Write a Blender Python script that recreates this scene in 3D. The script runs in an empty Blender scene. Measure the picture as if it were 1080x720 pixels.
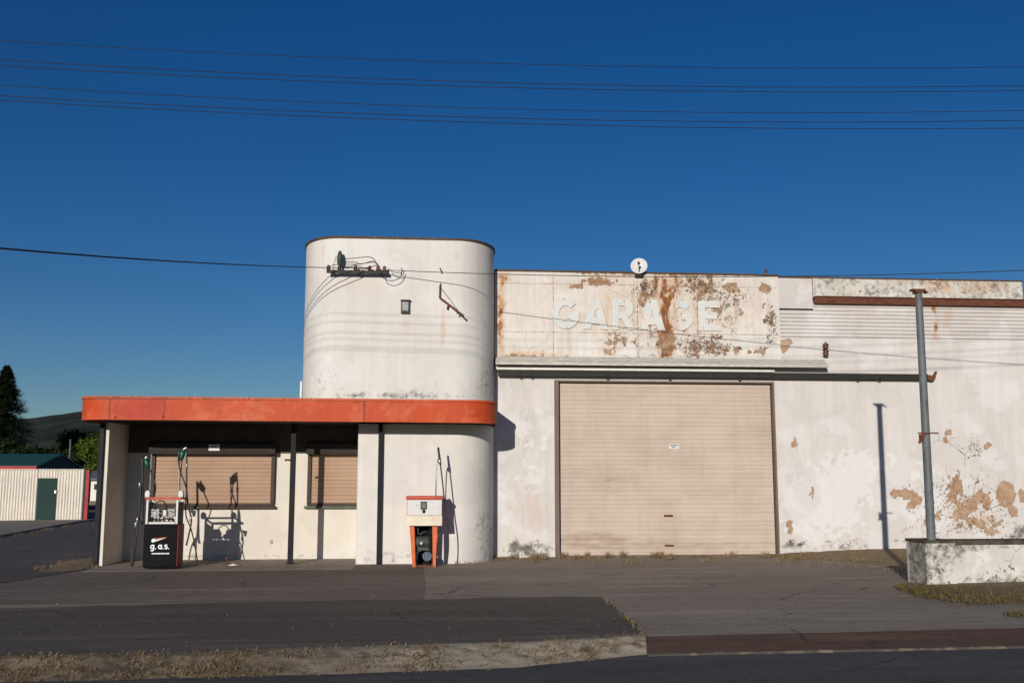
import bpy, bmesh, math, random
from mathutils import Vector, Matrix, noise
random.seed(7)
R = math.radians
PI = math.pi
scene = bpy.context.scene
COL = scene.collection

# ------------------------------------------------------------ camera
F = 1050.0
PITCH = math.atan(143/1050.0)
YAW = R(5.1)
CAMZ = 1.7
fwd = Vector((math.sin(YAW)*math.cos(PITCH), math.cos(YAW)*math.cos(PITCH), math.sin(PITCH)))
rgt = Vector((math.cos(YAW), -math.sin(YAW), 0))
upv = rgt.cross(fwd)
CAM = Vector((0, 0, CAMZ))
cd = bpy.data.cameras.new('camera')
cd.sensor_width = 36; cd.lens = 36*F/1080; cd.clip_end = 20000; cd.clip_start = 0.1
cam = bpy.data.objects.new('camera', cd); COL.objects.link(cam)
m = Matrix((rgt, upv, -fwd)).transposed().to_4x4(); m.translation = CAM
cam.matrix_world = m
scene.camera = cam

def ray(x, y):
    return fwd + rgt*((x-540)/F) + upv*((360-y)/F)
def onY(x, y, Y):
    d = ray(x, y); t = Y/d.y
    return CAM + d*t
def onZ(x, y, z=0.0):
    d = ray(x, y); t = (z-CAMZ)/d.z
    return CAM + d*t
def onX(x, y, X):
    d = ray(x, y); t = X/d.x
    return CAM + d*t
def proj(p):
    q = Vector(p)-CAM; d = q.dot(fwd)
    return 540+F*q.dot(rgt)/d, 360-F*q.dot(upv)/d
def X_(x, Y, y=500): return onY(x, y, Y).x
def Z_(x, y, Y): return onY(x, y, Y).z

# ------------------------------------------------------------ materials
class NT:
    def __init__(s, name):
        s.m = bpy.data.materials.new(name); s.m.use_nodes = True
        s.t = s.m.node_tree; s.n = s.t.nodes; s.l = s.t.links
        s.b = s.n['Principled BSDF']
        tc = s.n.new('ShaderNodeTexCoord'); s.gen = tc.outputs['Object']
        geo = s.n.new('ShaderNodeNewGeometry'); s.pos = geo.outputs['Position']; s.nor = geo.outputs['Normal']
    def put(s, inp, v):
        if hasattr(v, 'is_linked'): s.l.new(v, inp)
        elif isinstance(v, (tuple, list)) and len(v) == 3 and inp.type == 'RGBA': inp.default_value = (*v, 1)
        else: inp.default_value = v
    def map(s, scale, vec=None, loc=(0,0,0), rot=(0,0,0)):
        n = s.n.new('ShaderNodeMapping'); s.put(n.inputs['Vector'], vec if vec is not None else s.pos)
        n.inputs['Scale'].default_value = scale; n.inputs['Location'].default_value = loc; n.inputs['Rotation'].default_value = rot
        return n.outputs[0]
    def noise(s, scale, detail=4, rough=.55, vec=None, dist=0):
        n = s.n.new('ShaderNodeTexNoise'); n.inputs['Scale'].default_value = scale
        n.inputs['Detail'].default_value = detail; n.inputs['Roughness'].default_value = rough
        n.inputs['Distortion'].default_value = dist
        s.put(n.inputs['Vector'], vec if vec is not None else s.pos)
        return n.outputs['Fac']
    def voro(s, scale, feature='F1', vec=None, rnd=1):
        n = s.n.new('ShaderNodeTexVoronoi'); n.feature = feature; n.inputs['Scale'].default_value = scale
        n.inputs['Randomness'].default_value = rnd
        s.put(n.inputs['Vector'], vec if vec is not None else s.pos)
        return n
    def math(s, op, a, b=0.0, c=None):
        n = s.n.new('ShaderNodeMath'); n.operation = op; s.put(n.inputs[0], a); s.put(n.inputs[1], b)
        if c is not None: s.put(n.inputs[2], c)
        return n.outputs[0]
    def rng(s, v, a, b, c=0.0, d=1.0, smooth=False):
        n = s.n.new('ShaderNodeMapRange'); n.clamp = True
        if smooth: n.interpolation_type = 'SMOOTHSTEP'
        s.put(n.inputs['Value'], v)
        for k, w in (('From Min', a), ('From Max', b), ('To Min', c), ('To Max', d)): s.put(n.inputs[k], w)
        return n.outputs['Result']
    def mix(s, f, a, b, mode='MIX'):
        n = s.n.new('ShaderNodeMix'); n.data_type = 'RGBA'; n.blend_type = mode
        s.put(n.inputs[0], f); s.put(n.inputs[6], a); s.put(n.inputs[7], b)
        return n.outputs[2]
    def attr(s, name):
        n = s.n.new('ShaderNodeVertexColor'); n.layer_name = name
        sp = s.n.new('ShaderNodeSeparateColor'); s.l.new(n.outputs['Color'], sp.inputs[0])
        return sp.outputs[0], sp.outputs[1], sp.outputs[2], n.outputs['Alpha']
    def bump(s, h, strength=.3, dist=.01):
        n = s.n.new('ShaderNodeBump'); n.inputs['Strength'].default_value = strength; n.inputs['Distance'].default_value = dist
        s.put(n.inputs['Height'], h); s.l.new(n.outputs[0], s.b.inputs['Normal'])
    def out(s, col=None, rough=.8, metal=0.0, spec=.3):
        if col is not None: s.put(s.b.inputs['Base Color'], col)
        s.put(s.b.inputs['Roughness'], rough); s.put(s.b.inputs['Metallic'], metal)
        s.b.inputs['Specular IOR Level'].default_value = spec
        return s.m

def simple(name, col, rough=.7, metal=0.0, var=.25, scale=6, spec=.3, bump=0.0, stretch=None, dirt=None, dirt_thr=.6):
    """one colour broken up by noise, with optional dirt/rust patches"""
    t = NT(name)
    v = t.map(stretch) if stretch else None
    n = t.noise(scale, 6, .6, v)
    a = tuple(c*(1-var) for c in col); b = tuple(min(1, c*(1+var)) for c in col)
    c = t.mix(t.rng(n, .3, .7), a, b)
    if dirt:
        d = t.noise(scale*2.3, 8, .65, v)
        c = t.mix(t.rng(d, dirt_thr, dirt_thr+.06), c, dirt)
    if bump: t.bump(t.noise(scale*6, 6), bump, .01)
    return t.out(c, rough, metal, spec)

def paint_wall(name, a=(.74,.70,.64), b=(.66,.61,.57), fresh=(.70,.69,.675), bare1=(.335,.195,.11), bare2=(.44,.31,.21),
               streak=.15, ns=4.2, fs=13):
    """old painted wall: m1 = rust, bare, fresh, grime ; m2 = flakes, cracks, blue"""
    t = NT(name)
    rust, bare, fr, grime = t.attr('m1'); flake, crack, blue, tint = t.attr('m2')
    big = t.noise(.7, 5, .6)
    c = t.mix(t.rng(big, .35, .65), a, b)
    st = t.noise(1.0, 5, .6, t.map((9, 9, .5)))
    c = t.mix(t.rng(st, .35, .75, 0, streak), c, (.30,.27,.23))
    f1 = t.noise(2.2, 8, .62)
    fm = t.rng(t.math('ADD', fr, t.math('MULTIPLY', t.math('SUBTRACT', f1, .5), 1.1)), .42, .58, 0, .62)
    c = t.mix(fm, c, fresh)
    c = t.mix(t.math('MULTIPLY', blue, t.rng(f1, .35, .6, .3, 1)), c, (.60,.68,.70))
    pv = t.noise(1.15, 3, .45, t.map((1,1,1), None, (3,1,7)))
    c = t.mix(t.math('MULTIPLY', t.rng(pv, .545, .56), .35), c, tuple(k*.90 for k in b))
    pv2 = t.noise(.8, 4, .5, t.map((1,1,1.3), None, (13,5,2)))
    c = t.mix(t.math('MULTIPLY', t.rng(pv2, .56, .60), .4), c, fresh)
    gs = t.noise(6, 8, .75)
    c = t.mix(t.rng(gs, .60, .72, 0, .22), c, (.30,.26,.21))
    # fine speckle
    sp = t.noise(55, 4, .6)
    c = t.mix(t.rng(sp, .60, .72, 0, .25), c, (.35,.31,.27))
    # rust streaks
    rs = t.noise(1.0, 7, .65, t.map((13, 13, 1.1)))
    rf = t.math('MULTIPLY', rust, t.rng(rs, .24, .52, .15, 1.0))
    c = t.mix(rf, c, (.50,.23,.07))
    rf2 = t.rng(t.math('ADD', t.math('MULTIPLY', rust, .5), t.math('MULTIPLY', t.noise(1, 8, .7, t.map((20,20,5))), .9)), .78, .95)
    c = t.mix(t.math('MULTIPLY', rf2, .9), c, (.17,.06,.025))
    # flaked patches that expose render underneath
    n1 = t.noise(ns, 10, .72, dist=.6)
    bv = t.math('ADD', bare, t.math('MULTIPLY', t.math('SUBTRACT', n1, .5), 2.3))
    bv = t.math('MULTIPLY', bv, t.rng(bare, .04, .12))
    bm = t.rng(bv, .485, .515)
    edge = t.math('MULTIPLY', t.rng(bv, .44, .49), t.rng(bv, .55, .50))
    bc = t.mix(t.rng(t.noise(7, 6, .6), .35, .65), bare1, bare2)
    c = t.mix(t.math('MULTIPLY', edge, .35), c, (.10,.07,.05))
    c = t.mix(bm, c, bc)
    # small chips
    n2 = t.noise(fs, 8, .74, t.map((1,1,.8)))
    fv = t.math('ADD', n2, t.math('MULTIPLY', flake, .29))
    fmk = t.rng(fv, .765, .785)
    c = t.mix(t.math('MULTIPLY', fmk, t.rng(flake, .05, .2)), c, t.mix(t.rng(t.noise(4,3), .45, .55), (.22,.11,.06), (.10,.085,.07)))
    # grime / lichen
    n3 = t.noise(9, 10, .75)
    gv = t.math('ADD', n3, t.math('MULTIPLY', grime, .34))
    gm = t.math('MULTIPLY', t.rng(gv, .60, .82), t.rng(grime, .02, .3))
    c = t.mix(t.math('MULTIPLY', gm, .85), c, (.085,.078,.062))
    # cracks
    vd = t.voro(2.3, 'DISTANCE_TO_EDGE', t.map((1,1,.7), t.pos)).outputs['Distance']
    wob = t.math('MULTIPLY', t.math('SUBTRACT', t.noise(14, 5), .5), .05)
    cm = t.math('MULTIPLY', t.rng(t.math('ABSOLUTE', t.math('ADD', vd, wob)), .017, .006), crack)
    cm = t.math('MULTIPLY', cm, t.rng(t.noise(1.9, 4), .48, .56))
    c = t.mix(t.math('MULTIPLY', cm, .8), c, (.12,.09,.07))
    h = t.math('ADD', t.math('MULTIPLY', bm, -1.0), t.math('MULTIPLY', t.noise(28, 6, .6), .35))
    h = t.math('ADD', h, t.math('MULTIPLY', t.noise(1.4, 3), .9))
    h = t.math('SUBTRACT', h, t.math('MULTIPLY', t.math('ADD', fmk, cm), .6))
    t.bump(h, .65, .014)
    return t.out(c, .82, 0, .25)

MAT = {}
MAT['tower'] = paint_wall('tower_paint', (.70,.67,.615), (.635,.605,.56), streak=.16)
MAT['wall'] = paint_wall('wall_paint', (.655,.62,.585), (.585,.55,.515), fresh=(.70,.69,.68), streak=.22, ns=5.5, fs=22)
MAT['panel'] = paint_wall('sign_panel_paint', (.72,.69,.63), (.65,.61,.545), fresh=(.72,.70,.66), bare1=(.27,.15,.08), bare2=(.42,.29,.19), streak=.3, ns=9, fs=24)
MAT['inner'] = paint_wall('kiosk_paint', (.70,.64,.55), (.62,.57,.49), streak=.1)
MAT['board'] = paint_wall('board_paint', (.60,.565,.53), (.54,.50,.47), streak=.1)
MAT['parapet'] = paint_wall('parapet_paint', (.66,.63,.56), (.56,.53,.46), streak=.3)
MAT['lowwall'] = paint_wall('low_wall_paint', (.66,.63,.58), (.56,.53,.48), bare1=(.2,.16,.12), bare2=(.3,.24,.18), streak=.25)
def orange_mat():
    t = NT('orange_fascia_paint')
    r_, g_, b_, a_ = t.attr('m1')
    n = t.noise(1.3, 6, .6)
    c = t.mix(t.rng(n, .3, .7), (.46,.056,.013), (.53,.078,.021))
    c = t.mix(t.math('MULTIPLY', r_, t.rng(t.noise(3, 6), .25, .65, .25, 1)), c, (.40,.035,.018))
    c = t.mix(t.math('MULTIPLY', g_, .6), c, (.60,.21,.12))
    s = t.noise(1, 6, .65, t.map((11,11,1.2)))
    c = t.mix(t.rng(s, .5, .75, 0, .5), c, (.24,.05,.025))
    c = t.mix(t.rng(t.noise(2.4, 7, .65), .52, .68, 0, .5), c, (.62,.19,.09))
    c = t.mix(t.rng(t.noise(17, 8, .75), .64, .67, 0, .8), c, (.14,.06,.04))
    sp = t.noise(24, 7, .75)
    c = t.mix(t.rng(t.math('ADD', sp, t.math('MULTIPLY', a_, .22)), .60, .70, 0, .8), c, (.10,.05,.035))
    c = t.mix(t.math('MULTIPLY', b_, .9), c, (.09,.035,.02))
    t.bump(t.math('ADD', t.noise(2.2, 4), t.math('MULTIPLY', t.noise(40,4), .1)), .6, .04)
    return t.out(c, .55, 0, .2)
MAT['orange'] = orange_mat()
def slat_mat(name, a, b, stain):
    t = NT(name)
    n = t.noise(1, 6, .6, t.map((.5,.5,11)))
    c = t.mix(t.rng(n, .3, .7), a, b)
    n2 = t.noise(1.2, 6, .6)
    c = t.mix(t.rng(n2, .45, .75, 0, .35), c, stain)
    st = t.noise(1, 6, .6, t.map((7,7,.5)))
    c = t.mix(t.rng(st, .5, .8, 0, .25), c, stain)
    sp = t.noise(10, 8, .7)
    c = t.mix(t.rng(sp, .72, .75, 0, .8), c, (.16,.10,.06))
    r_, g_, b_, a_ = t.attr('m1')
    c = t.mix(t.math('MULTIPLY', r_, t.rng(t.noise(1, 5, .6, t.map((2,2,14))), .35, .6, .2, .8)), c, stain)
    c = t.mix(t.math('MULTIPLY', b_, .75), c, tuple(k*.35 for k in stain))
    t.bump(t.noise(2.2, 4), .5, .03)
    return t.out(c, .65, 0, .2)
MAT['door'] = slat_mat('roller_door_paint', (.50,.41,.33), (.555,.46,.38), (.34,.255,.19))
MAT['shutter'] = slat_mat('shutter_paint', (.36,.238,.16), (.42,.285,.20), (.30,.17,.11))
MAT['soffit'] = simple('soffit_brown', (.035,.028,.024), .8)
MAT['dark_steel'] = simple('dark_painted_steel', (.016,.017,.019), .6, spec=.12, dirt=(.12,.07,.04), dirt_thr=.68)
MAT['brown_steel'] = simple('brown_painted_steel', (.060,.040,.030), .7)
MAT['brown_wood'] = simple('weathered_brown_timber', (.17,.125,.10), .85, stretch=(8,8,.7), scale=3, bump=.3)
MAT['rust_beam'] = simple('rusty_brown_flashing', (.115,.040,.022), .8, var=.4, stretch=(1,1,4), dirt=(.34,.24,.17), dirt_thr=.66)
MAT['rust'] = simple('rusted_iron', (.14,.055,.028), .9, var=.5, scale=20)
MAT['black'] = simple('black_rail', (.022,.019,.017), .6, dirt=(.35,.32,.28), dirt_thr=.68, scale=9)
MAT['rubber'] = simple('black_rubber_hose', (.012,.012,.013), .45, spec=.5)
MAT['flashing'] = simple('grey_painted_flashing', (.50,.48,.42), .6, stretch=(1.2,3,6), var=.28, dirt=(.20,.13,.08), dirt_thr=.63)
MAT['white'] = simple('white_enamel', (.62,.61,.58), .45, var=.06, dirt=(.42,.20,.09), dirt_thr=.66)
MAT['white_trim'] = simple('white_trim_paint', (.74,.71,.66), .6, var=.1, dirt=(.3,.22,.15), dirt_thr=.68)
MAT['cream_rust'] = simple('cream_enamel_rusting', (.68,.60,.46), .55, var=.12, scale=3, dirt=(.50,.26,.11), dirt_thr=.60)
MAT['grey_metal'] = simple('galvanised_grey', (.115,.128,.13), .55, .0, var=.3, scale=5, dirt=(.40,.43,.42), dirt_thr=.66)
MAT['steel'] = simple('dull_steel', (.42,.42,.40), .4, .7)
MAT['pump_black'] = simple('pump_black_paint', (.006,.0065,.008), .6, var=.3, spec=.06, dirt=(.10,.075,.055), dirt_thr=.70)
MAT['pump_red'] = simple('pump_red_paint', (.20,.018,.012), .55, dirt=(.10,.03,.02), dirt_thr=.68)
MAT['pump_redtop'] = simple('pump_faded_red', (.50,.085,.05), .6)
MAT['pump_orange'] = simple('pump_orange_paint', (.60,.13,.035), .5, dirt=(.16,.06,.03), dirt_thr=.64)
MAT['green'] = simple('green_plastic', (.006,.070,.036), .4, spec=.5)
MAT['green_gray'] = simple('dark_green_casting', (.05,.07,.055), .6, dirt=(.16,.10,.06))
MAT['porcelain'] = simple('brown_glazed_porcelain', (.10,.030,.022), .25, spec=.6)
MAT['lens'] = simple('grey_glass_lens', (.32,.34,.34), .15, spec=.6)
MAT['white_letter'] = simple('white_lettering', (.80,.80,.80), .5, var=.05)
MAT['glass_dark'] = simple('dark_dial_glass', (.03,.033,.035), .15, spec=.6)
MAT['wire'] = simple('black_cable', (.014,.013,.014), .6)
MAT['cap'] = simple('dark_brown_capping', (.075,.050,.038), .7, dirt=(.32,.24,.17), dirt_thr=.62)
MAT['weather'] = MAT['board']
def letter_mat():
    t = NT('letter_paint')
    n = t.noise(3, 8, .65)
    c = t.mix(t.rng(n, .35, .65), (.52,.575,.58), (.66,.65,.61))
    c = t.mix(t.rng(t.noise(5, 9, .7), .49, .53), c, (.64,.60,.53))
    c = t.mix(t.rng(t.noise(9, 9, .7), .60, .62), c, (.26,.19,.12))
    # rust run crossing the letters
    px = t.n.new('ShaderNodeSeparateXYZ'); t.l.new(t.pos, px.inputs[0])
    rx = onY(703, 330, 21.7).x
    w = t.rng(t.math('ABSOLUTE', t.math('SUBTRACT', px.outputs[0], rx)), .22, .05)
    c = t.mix(t.math('MULTIPLY', w, t.rng(t.noise(1,6,.6,t.map((16,16,1.2))), .35, .6)), c, (.52,.26,.09))
    t.bump(t.noise(20, 6), .3, .004)
    return t.out(c, .7)
MAT['letter'] = letter_mat()
MAT['letter_edge'] = simple('letter_edge', (.20,.17,.14), .9, scale=14, var=.5, dirt=(.7,.66,.6), dirt_thr=.48)

def asphalt(name, a, b, agg=.5, patches=True):
    t = NT(name)
    n = t.noise(.35, 6, .6, t.map((.45,1.3,1)))
    c = t.mix(t.rng(n, .35, .65), a, b)
    n2 = t.noise(2.1, 8, .7, t.map((.35,1.4,1)))
    c = t.mix(t.rng(n2, .5, .72, 0, .5), c, tuple(k*.6 for k in a))
    n5 = t.noise(.9, 8, .65, t.map((.25,2.2,1)))
    c = t.mix(t.rng(n5, .54, .68, 0, .6), c, tuple(min(1, k*1.7) for k in b))
    sp = t.noise(34, 5, .8, t.map((.8,1,1)))
    c = t.mix(t.rng(sp, .50, .36, 0, .55), c, tuple(k*.45 for k in a))
    c = t.mix(t.rng(sp, .52, .74, 0, agg), c, tuple(min(1, k*2.6) for k in b))
    vd = t.voro(.55, 'DISTANCE_TO_EDGE', t.map((.7,1.5,1))).outputs['Distance']
    vd = t.math('ABSOLUTE', t.math('ADD', vd, t.math('MULTIPLY', t.math('SUBTRACT', t.noise(5, 7, .7), .5), .16)))
    cr = t.math('MULTIPLY', t.rng(vd, .009, .003), t.rng(t.noise(.5, 3), .50, .55))
    c = t.mix(t.math('MULTIPLY', cr, .8), c, tuple(k*.3 for k in a))
    n6 = t.noise(5.5, 9, .78, t.map((.5,1.8,1)))
    c = t.mix(t.rng(n6, .56, .68, 0, .55), c, tuple(min(1, k*1.9) for k in b))
    c = t.mix(t.rng(n6, .44, .34, 0, .5), c, tuple(k*.45 for k in a))
    sp2 = t.noise(14, 6, .75)
    c = t.mix(t.rng(sp2, .69, .72, 0, .6), c, (.26,.20,.13))
    t.bump(t.math('ADD', t.noise(110, 3, .7), t.math('MULTIPLY', t.noise(2, 4), 1.4)), .55, .01)
    return t.out(c, .9, 0, .2)
MAT['forecourt'] = asphalt('forecourt_asphalt', (.225,.186,.144), (.315,.262,.205))
MAT['forecourt_left'] = asphalt('forecourt_asphalt_older', (.148,.121,.094), (.208,.171,.134))
MAT['patch'] = asphalt('asphalt_patch', (.098,.082,.066), (.130,.109,.088), .35)
MAT['road'] = asphalt('road_asphalt', (.072,.070,.069), (.095,.091,.089), .35)
MAT['channel'] = asphalt('reddish_channel', (.095,.056,.042), (.12,.074,.055), .2)
MAT['side_road'] = asphalt('side_road_asphalt', (.085,.074,.070), (.12,.10,.092))
MAT['concrete'] = simple('old_concrete', (.26,.215,.17), .9, var=.25, scale=3, bump=.4, dirt=(.10,.08,.06), dirt_thr=.6)
MAT['kerb_concrete'] = simple('kerb_concrete', (.24,.20,.145), .9, var=.3, scale=4, bump=.5, dirt=(.10,.085,.05), dirt_thr=.55)
MAT['dirt'] = simple('dry_dirt', (.22,.155,.085), .95, var=.45, scale=9, bump=.6, dirt=(.06,.055,.025), dirt_thr=.58)
MAT['earth'] = simple('earth_and_grass', (.09,.085,.045), .95, var=.3, scale=.4)
def grass_mat(name, cols):
    t = NT(name)
    oi = t.attr('m1')
    c = t.mix(oi[0], cols[0], cols[1]); c = t.mix(oi[1], c, cols[2])
    t.n.remove(t.b); 
    d = t.n.new('ShaderNodeBsdfDiffuse'); tr = t.n.new('ShaderNodeBsdfTranslucent'); ms = t.n.new('ShaderNodeMixShader')
    ms.inputs[0].default_value = .3
    t.l.new(c, d.inputs[0]); t.l.new(c, tr.inputs[0]); t.l.new(d.outputs[0], ms.inputs[1]); t.l.new(tr.outputs[0], ms.inputs[2])
    t.l.new(ms.outputs[0], t.n['Material Output'].inputs[0])
    return t.m
MAT['straw'] = grass_mat('dry_grass_blades', ((.44,.33,.185), (.24,.165,.085), (.12,.095,.04)))
MAT['green_grass'] = grass_mat('green_grass_blades', ((.15,.155,.045), (.28,.20,.10), (.20,.12,.065)))
MAT['conifer'] = grass_mat('conifer_needles', ((.018,.030,.014), (.032,.048,.020), (.010,.018,.010)))
MAT['leaf_dark'] = grass_mat('dark_leaves', ((.022,.034,.014), (.040,.055,.020), (.06,.075,.02)))
MAT['leaf_bright'] = grass_mat('bright_leaves', ((.10,.15,.025), (.06,.10,.02), (.20,.22,.04)))
MAT['bark'] = simple('bark', (.06,.045,.035), .95)

# ------------------------------------------------------------ mesh helpers
class MB:
    """collects geometry, builds ONE mesh object"""
    def __init__(s): s.v = []; s.f = []; s.mi = []; s.sm = []
    def face(s, pts, mi=0, sm=False):
        i = len(s.v); s.v += [tuple(p) for p in pts]; s.f.append(tuple(range(i, i+len(pts)))); s.mi.append(mi); s.sm.append(sm)
    def box(s, x0, x1, y0, y1, z0, z1, mi=0):
        i = len(s.v)
        s.v += [(x, y, z) for z in (z0, z1) for y in (y0, y1) for x in (x0, x1)]
        for q in ((0,2,3,1), (4,5,7,6), (0,1,5,4), (2,6,7,3), (0,4,6,2), (1,3,7,5)):
            s.f.append(tuple(i+k for k in q)); s.mi.append(mi); s.sm.append(False)
        return s
    def prism(s, poly, axis, a, b, mi=0):
        """poly: 2-D points; axis 'x': (y,z) extruded in x; 'y': (x,z) ; 'z': (x,y)"""
        def P(u, v, w):
            return {'x': (w,u,v), 'y': (u,w,v), 'z': (u,v,w)}[axis]
        n = len(poly); i = len(s.v)
        s.v += [P(u, v, a) for u, v in poly] + [P(u, v, b) for u, v in poly]
        s.f.append(tuple(range(i, i+n))); s.f.append(tuple(range(i+2*n-1, i+n-1, -1)))
        s.mi += [mi, mi]; s.sm += [False, False]
        for k in range(n):
            s.f.append((i+k, i+(k+1) % n, i+n+(k+1) % n, i+n+k)); s.mi.append(mi); s.sm.append(False)
        return s
    def tube(s, pts, r, seg=8, mi=0, cap=True):
        pts = [Vector(p) for p in pts]; n = len(pts)
        rr = r if isinstance(r, (list, tuple)) else [r]*n
        base = len(s.v); up = None
        for k, p in enumerate(pts):
            d = (pts[min(k+1, n-1)]-pts[max(k-1, 0)]).normalized()
            if up is None:
                up = Vector((0,0,1)) if abs(d.z) < .9 else Vector((1,0,0))
            a = d.cross(up).normalized(); b = a.cross(d).normalized(); up = b
            for j in range(seg):
                t = 2*PI*j/seg
                s.v.append(tuple(p + (a*math.cos(t)+b*math.sin(t))*rr[k]))
        for k in range(n-1):
            for j in range(seg):
                s.f.append((base+k*seg+j, base+k*seg+(j+1) % seg, base+(k+1)*seg+(j+1) % seg, base+(k+1)*seg+j)); s.mi.append(mi); s.sm.append(True)
        if cap:
            s.f.append(tuple(base+j for j in range(seg))); s.f.append(tuple(base+(n-1)*seg+j for j in range(seg-1, -1, -1)))
            s.mi += [mi, mi]; s.sm += [False, False]
        return s
    def lathe(s, c, axis, prof, seg=20, mi=0):
        """prof: list of (radius, distance along axis)"""
        c = Vector(c); ax = Vector(axis).normalized()
        u = ax.orthogonal().normalized(); w = ax.cross(u)
        base = len(s.v); n = len(prof)
        for r, h in prof:
            for j in range(seg):
                t = 2*PI*j/seg
                s.v.append(tuple(c+ax*h+(u*math.cos(t)+w*math.sin(t))*max(r, 1e-4)))
        for k in range(n-1):
            for j in range(seg):
                s.f.append((base+k*seg+j, base+k*seg+(j+1) % seg, base+(k+1)*seg+(j+1) % seg, base+(k+1)*seg+j)); s.mi.append(mi); s.sm.append(True)
        s.f.append(tuple(base+j for j in range(seg))); s.f.append(tuple(base+(n-1)*seg+j for j in range(seg-1, -1, -1)))
        s.mi += [mi, mi]; s.sm += [False, False]
        return s
    def build(s, name, mats, parent=None, loc=None, bevel=0.0, m1=None, m2=None, weld=False):
        if not isinstance(mats, (list, tuple)): mats = [mats]
        me = bpy.data.meshes.new(name)
        o0 = Vector(loc) if loc is not None else (Vector(parent['_w']) if parent is not None else Vector((0,0,0)))
        vs = [tuple(Vector(p)-o0) for p in s.v]
        me.from_pydata(vs, [], s.f)
        for mm in mats: me.materials.append(mm)
        me.polygons.foreach_set('material_index', s.mi); me.polygons.foreach_set('use_smooth', s.sm)
        bm = bmesh.new(); bm.from_mesh(me)
        if weld: bmesh.ops.remove_doubles(bm, verts=bm.verts, dist=1e-5)
        if not getattr(s, 'keep', False): bmesh.ops.recalc_face_normals(bm, faces=bm.faces)
        bm.to_mesh(me); bm.free()
        for nm, fn in (('m1', m1), ('m2', m2)):
            if fn:
                at = me.color_attributes.new(nm, 'FLOAT_COLOR', 'POINT'); buf = []
                for vv in me.vertices: buf += fn(Vector(vv.co)+o0)
                at.data.foreach_set('color', buf)
        o = bpy.data.objects.new(name, me); COL.objects.link(o)
        if parent is not None:
            o.parent = parent; o['_w'] = tuple(o0); o.location = o0-Vector(parent['_w'])
        else:
            o['_w'] = tuple(o0); o.location = o0
        if bevel:
            bv = o.modifiers.new('bevel', 'BEVEL'); bv.width = bevel; bv.segments = 2; bv.limit_method = 'ANGLE'; bv.angle_limit = R(40)
        return o

def tag(o, label, cat, group=None, kind=None):
    if label: o['label'] = label
    if cat: o['category'] = cat
    if group: o['group'] = group
    if kind: o['kind'] = kind
    return o
def thing(name, loc, label, cat, group=None):
    o = bpy.data.objects.new(name, None); COL.objects.link(o); o.location = loc; o['_w'] = tuple(loc)
    o.empty_display_size = .3
    return tag(o, label, cat, group)
def structure(o): o['kind'] = 'structure'; return o

def blobs(lst):
    """mask from blobs given in photo pixels (cx, cy, rx, ry, strength, softness)"""
    def f(px, py):
        s = 0.0
        for b in lst:
            cx, cy, rx, ry, st = b[:5]; soft = b[5] if len(b) > 5 else .8
            if abs(px-cx) > rx*1.6 or abs(py-cy) > ry*1.6: continue
            k = .55 if soft > .3 else .12
            q = Vector((px*.13, py*.13, cx*.37))
            d = math.hypot((px-cx)/rx+k*noise.noise(q), (py-cy)/ry+k*noise.noise(q+Vector((7,3,1))))
            if soft > .3: d += .3*noise.noise(Vector((px*.4, py*.4, cy)))
            if d < 1: w = 1.0 if d < 1-soft else (1-d)/soft
            else: w = 0
            if st < 0: s += st*w
            else: s = max(s, st*w)
        return max(0.0, min(1.0, s))
    return f
ZERO = lambda px, py: 0.0
def masks(a=ZERO, b=ZERO, c=ZERO, d=ZERO):
    def f(p):
        x, y = proj(p)
        return [a(x, y), b(x, y), c(x, y), d(x, y)]
    return f

def gridwall(mb, x0, x1, z0, z1, Y, cell=.04, depth=.1, topfn=None):
    """front face as a fine grid (for the masks) closed by a box behind it"""
    nx = max(1, int((x1-x0)/cell)); nz = max(1, int((z1-z0)/cell)); b = len(mb.v)
    for j in range(nz+1):
        for i in range(nx+1):
            mb.v.append((x0+(x1-x0)*i/nx, Y, z0+(z1-z0)*j/nz))
    for j in range(nz):
        for i in range(nx):
            a = b+j*(nx+1)+i
            mb.f.append((a, a+1, a+nx+2, a+nx+1)); mb.mi.append(0); mb.sm.append(False)
    Y2 = Y+depth
    mb.face([(x0,Y2,z0),(x0,Y2,z1),(x1,Y2,z1),(x1,Y2,z0)])
    mb.face([(x0,Y,z0),(x0,Y,z1),(x0,Y2,z1),(x0,Y2,z0)])
    mb.face([(x1,Y,z0),(x1,Y2,z0),(x1,Y2,z1),(x1,Y,z1)])
    mb.face([(x0,Y,z1),(x1,Y,z1),(x1,Y2,z1),(x0,Y2,z1)])
    mb.face([(x0,Y,z0),(x0,Y2,z0),(x1,Y2,z0),(x1,Y,z0)])
    return mb

def rounded(x0, x1, y0, y1, r, n=12, rb=None, ry=None):
    """closed outline, counter-clockwise seen from above, front = low y"""
    rb = r if rb is None else rb
    if ry:
        pts = []
        for cx, cy, a0 in ((x0+r, y0+ry, PI), (x1-r, y0+ry, 1.5*PI), (x1-r, y1-ry, 0), (x0+r, y1-ry, .5*PI)):
            for k in range(n+1):
                t = a0+.5*PI*k/n; pts.append((cx+r*math.cos(t), cy+ry*math.sin(t)))
        return pts
    pts = []
    for cx, cy, a0, rr in ((x0+r, y0+r, PI, r), (x1-r, y0+r, 1.5*PI, r), (x1-rb, y1-rb, 0, rb), (x0+rb, y1-rb, .5*PI, rb)):
        for k in range(n+1):
            t = a0+.5*PI*k/n
            pts.append((cx+rr*math.cos(t), cy+rr*math.sin(t)))
    return pts
def resample(pts, step):
    out = []
    n = len(pts)
    for i in range(n):
        a = Vector(pts[i]); b = Vector(pts[(i+1) % n]); L = (b-a).length
        k = max(1, int(L/step))
        for j in range(k):
            if L > 1e-6: out.append(tuple(a.lerp(b, j/k)))
    return out

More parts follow.
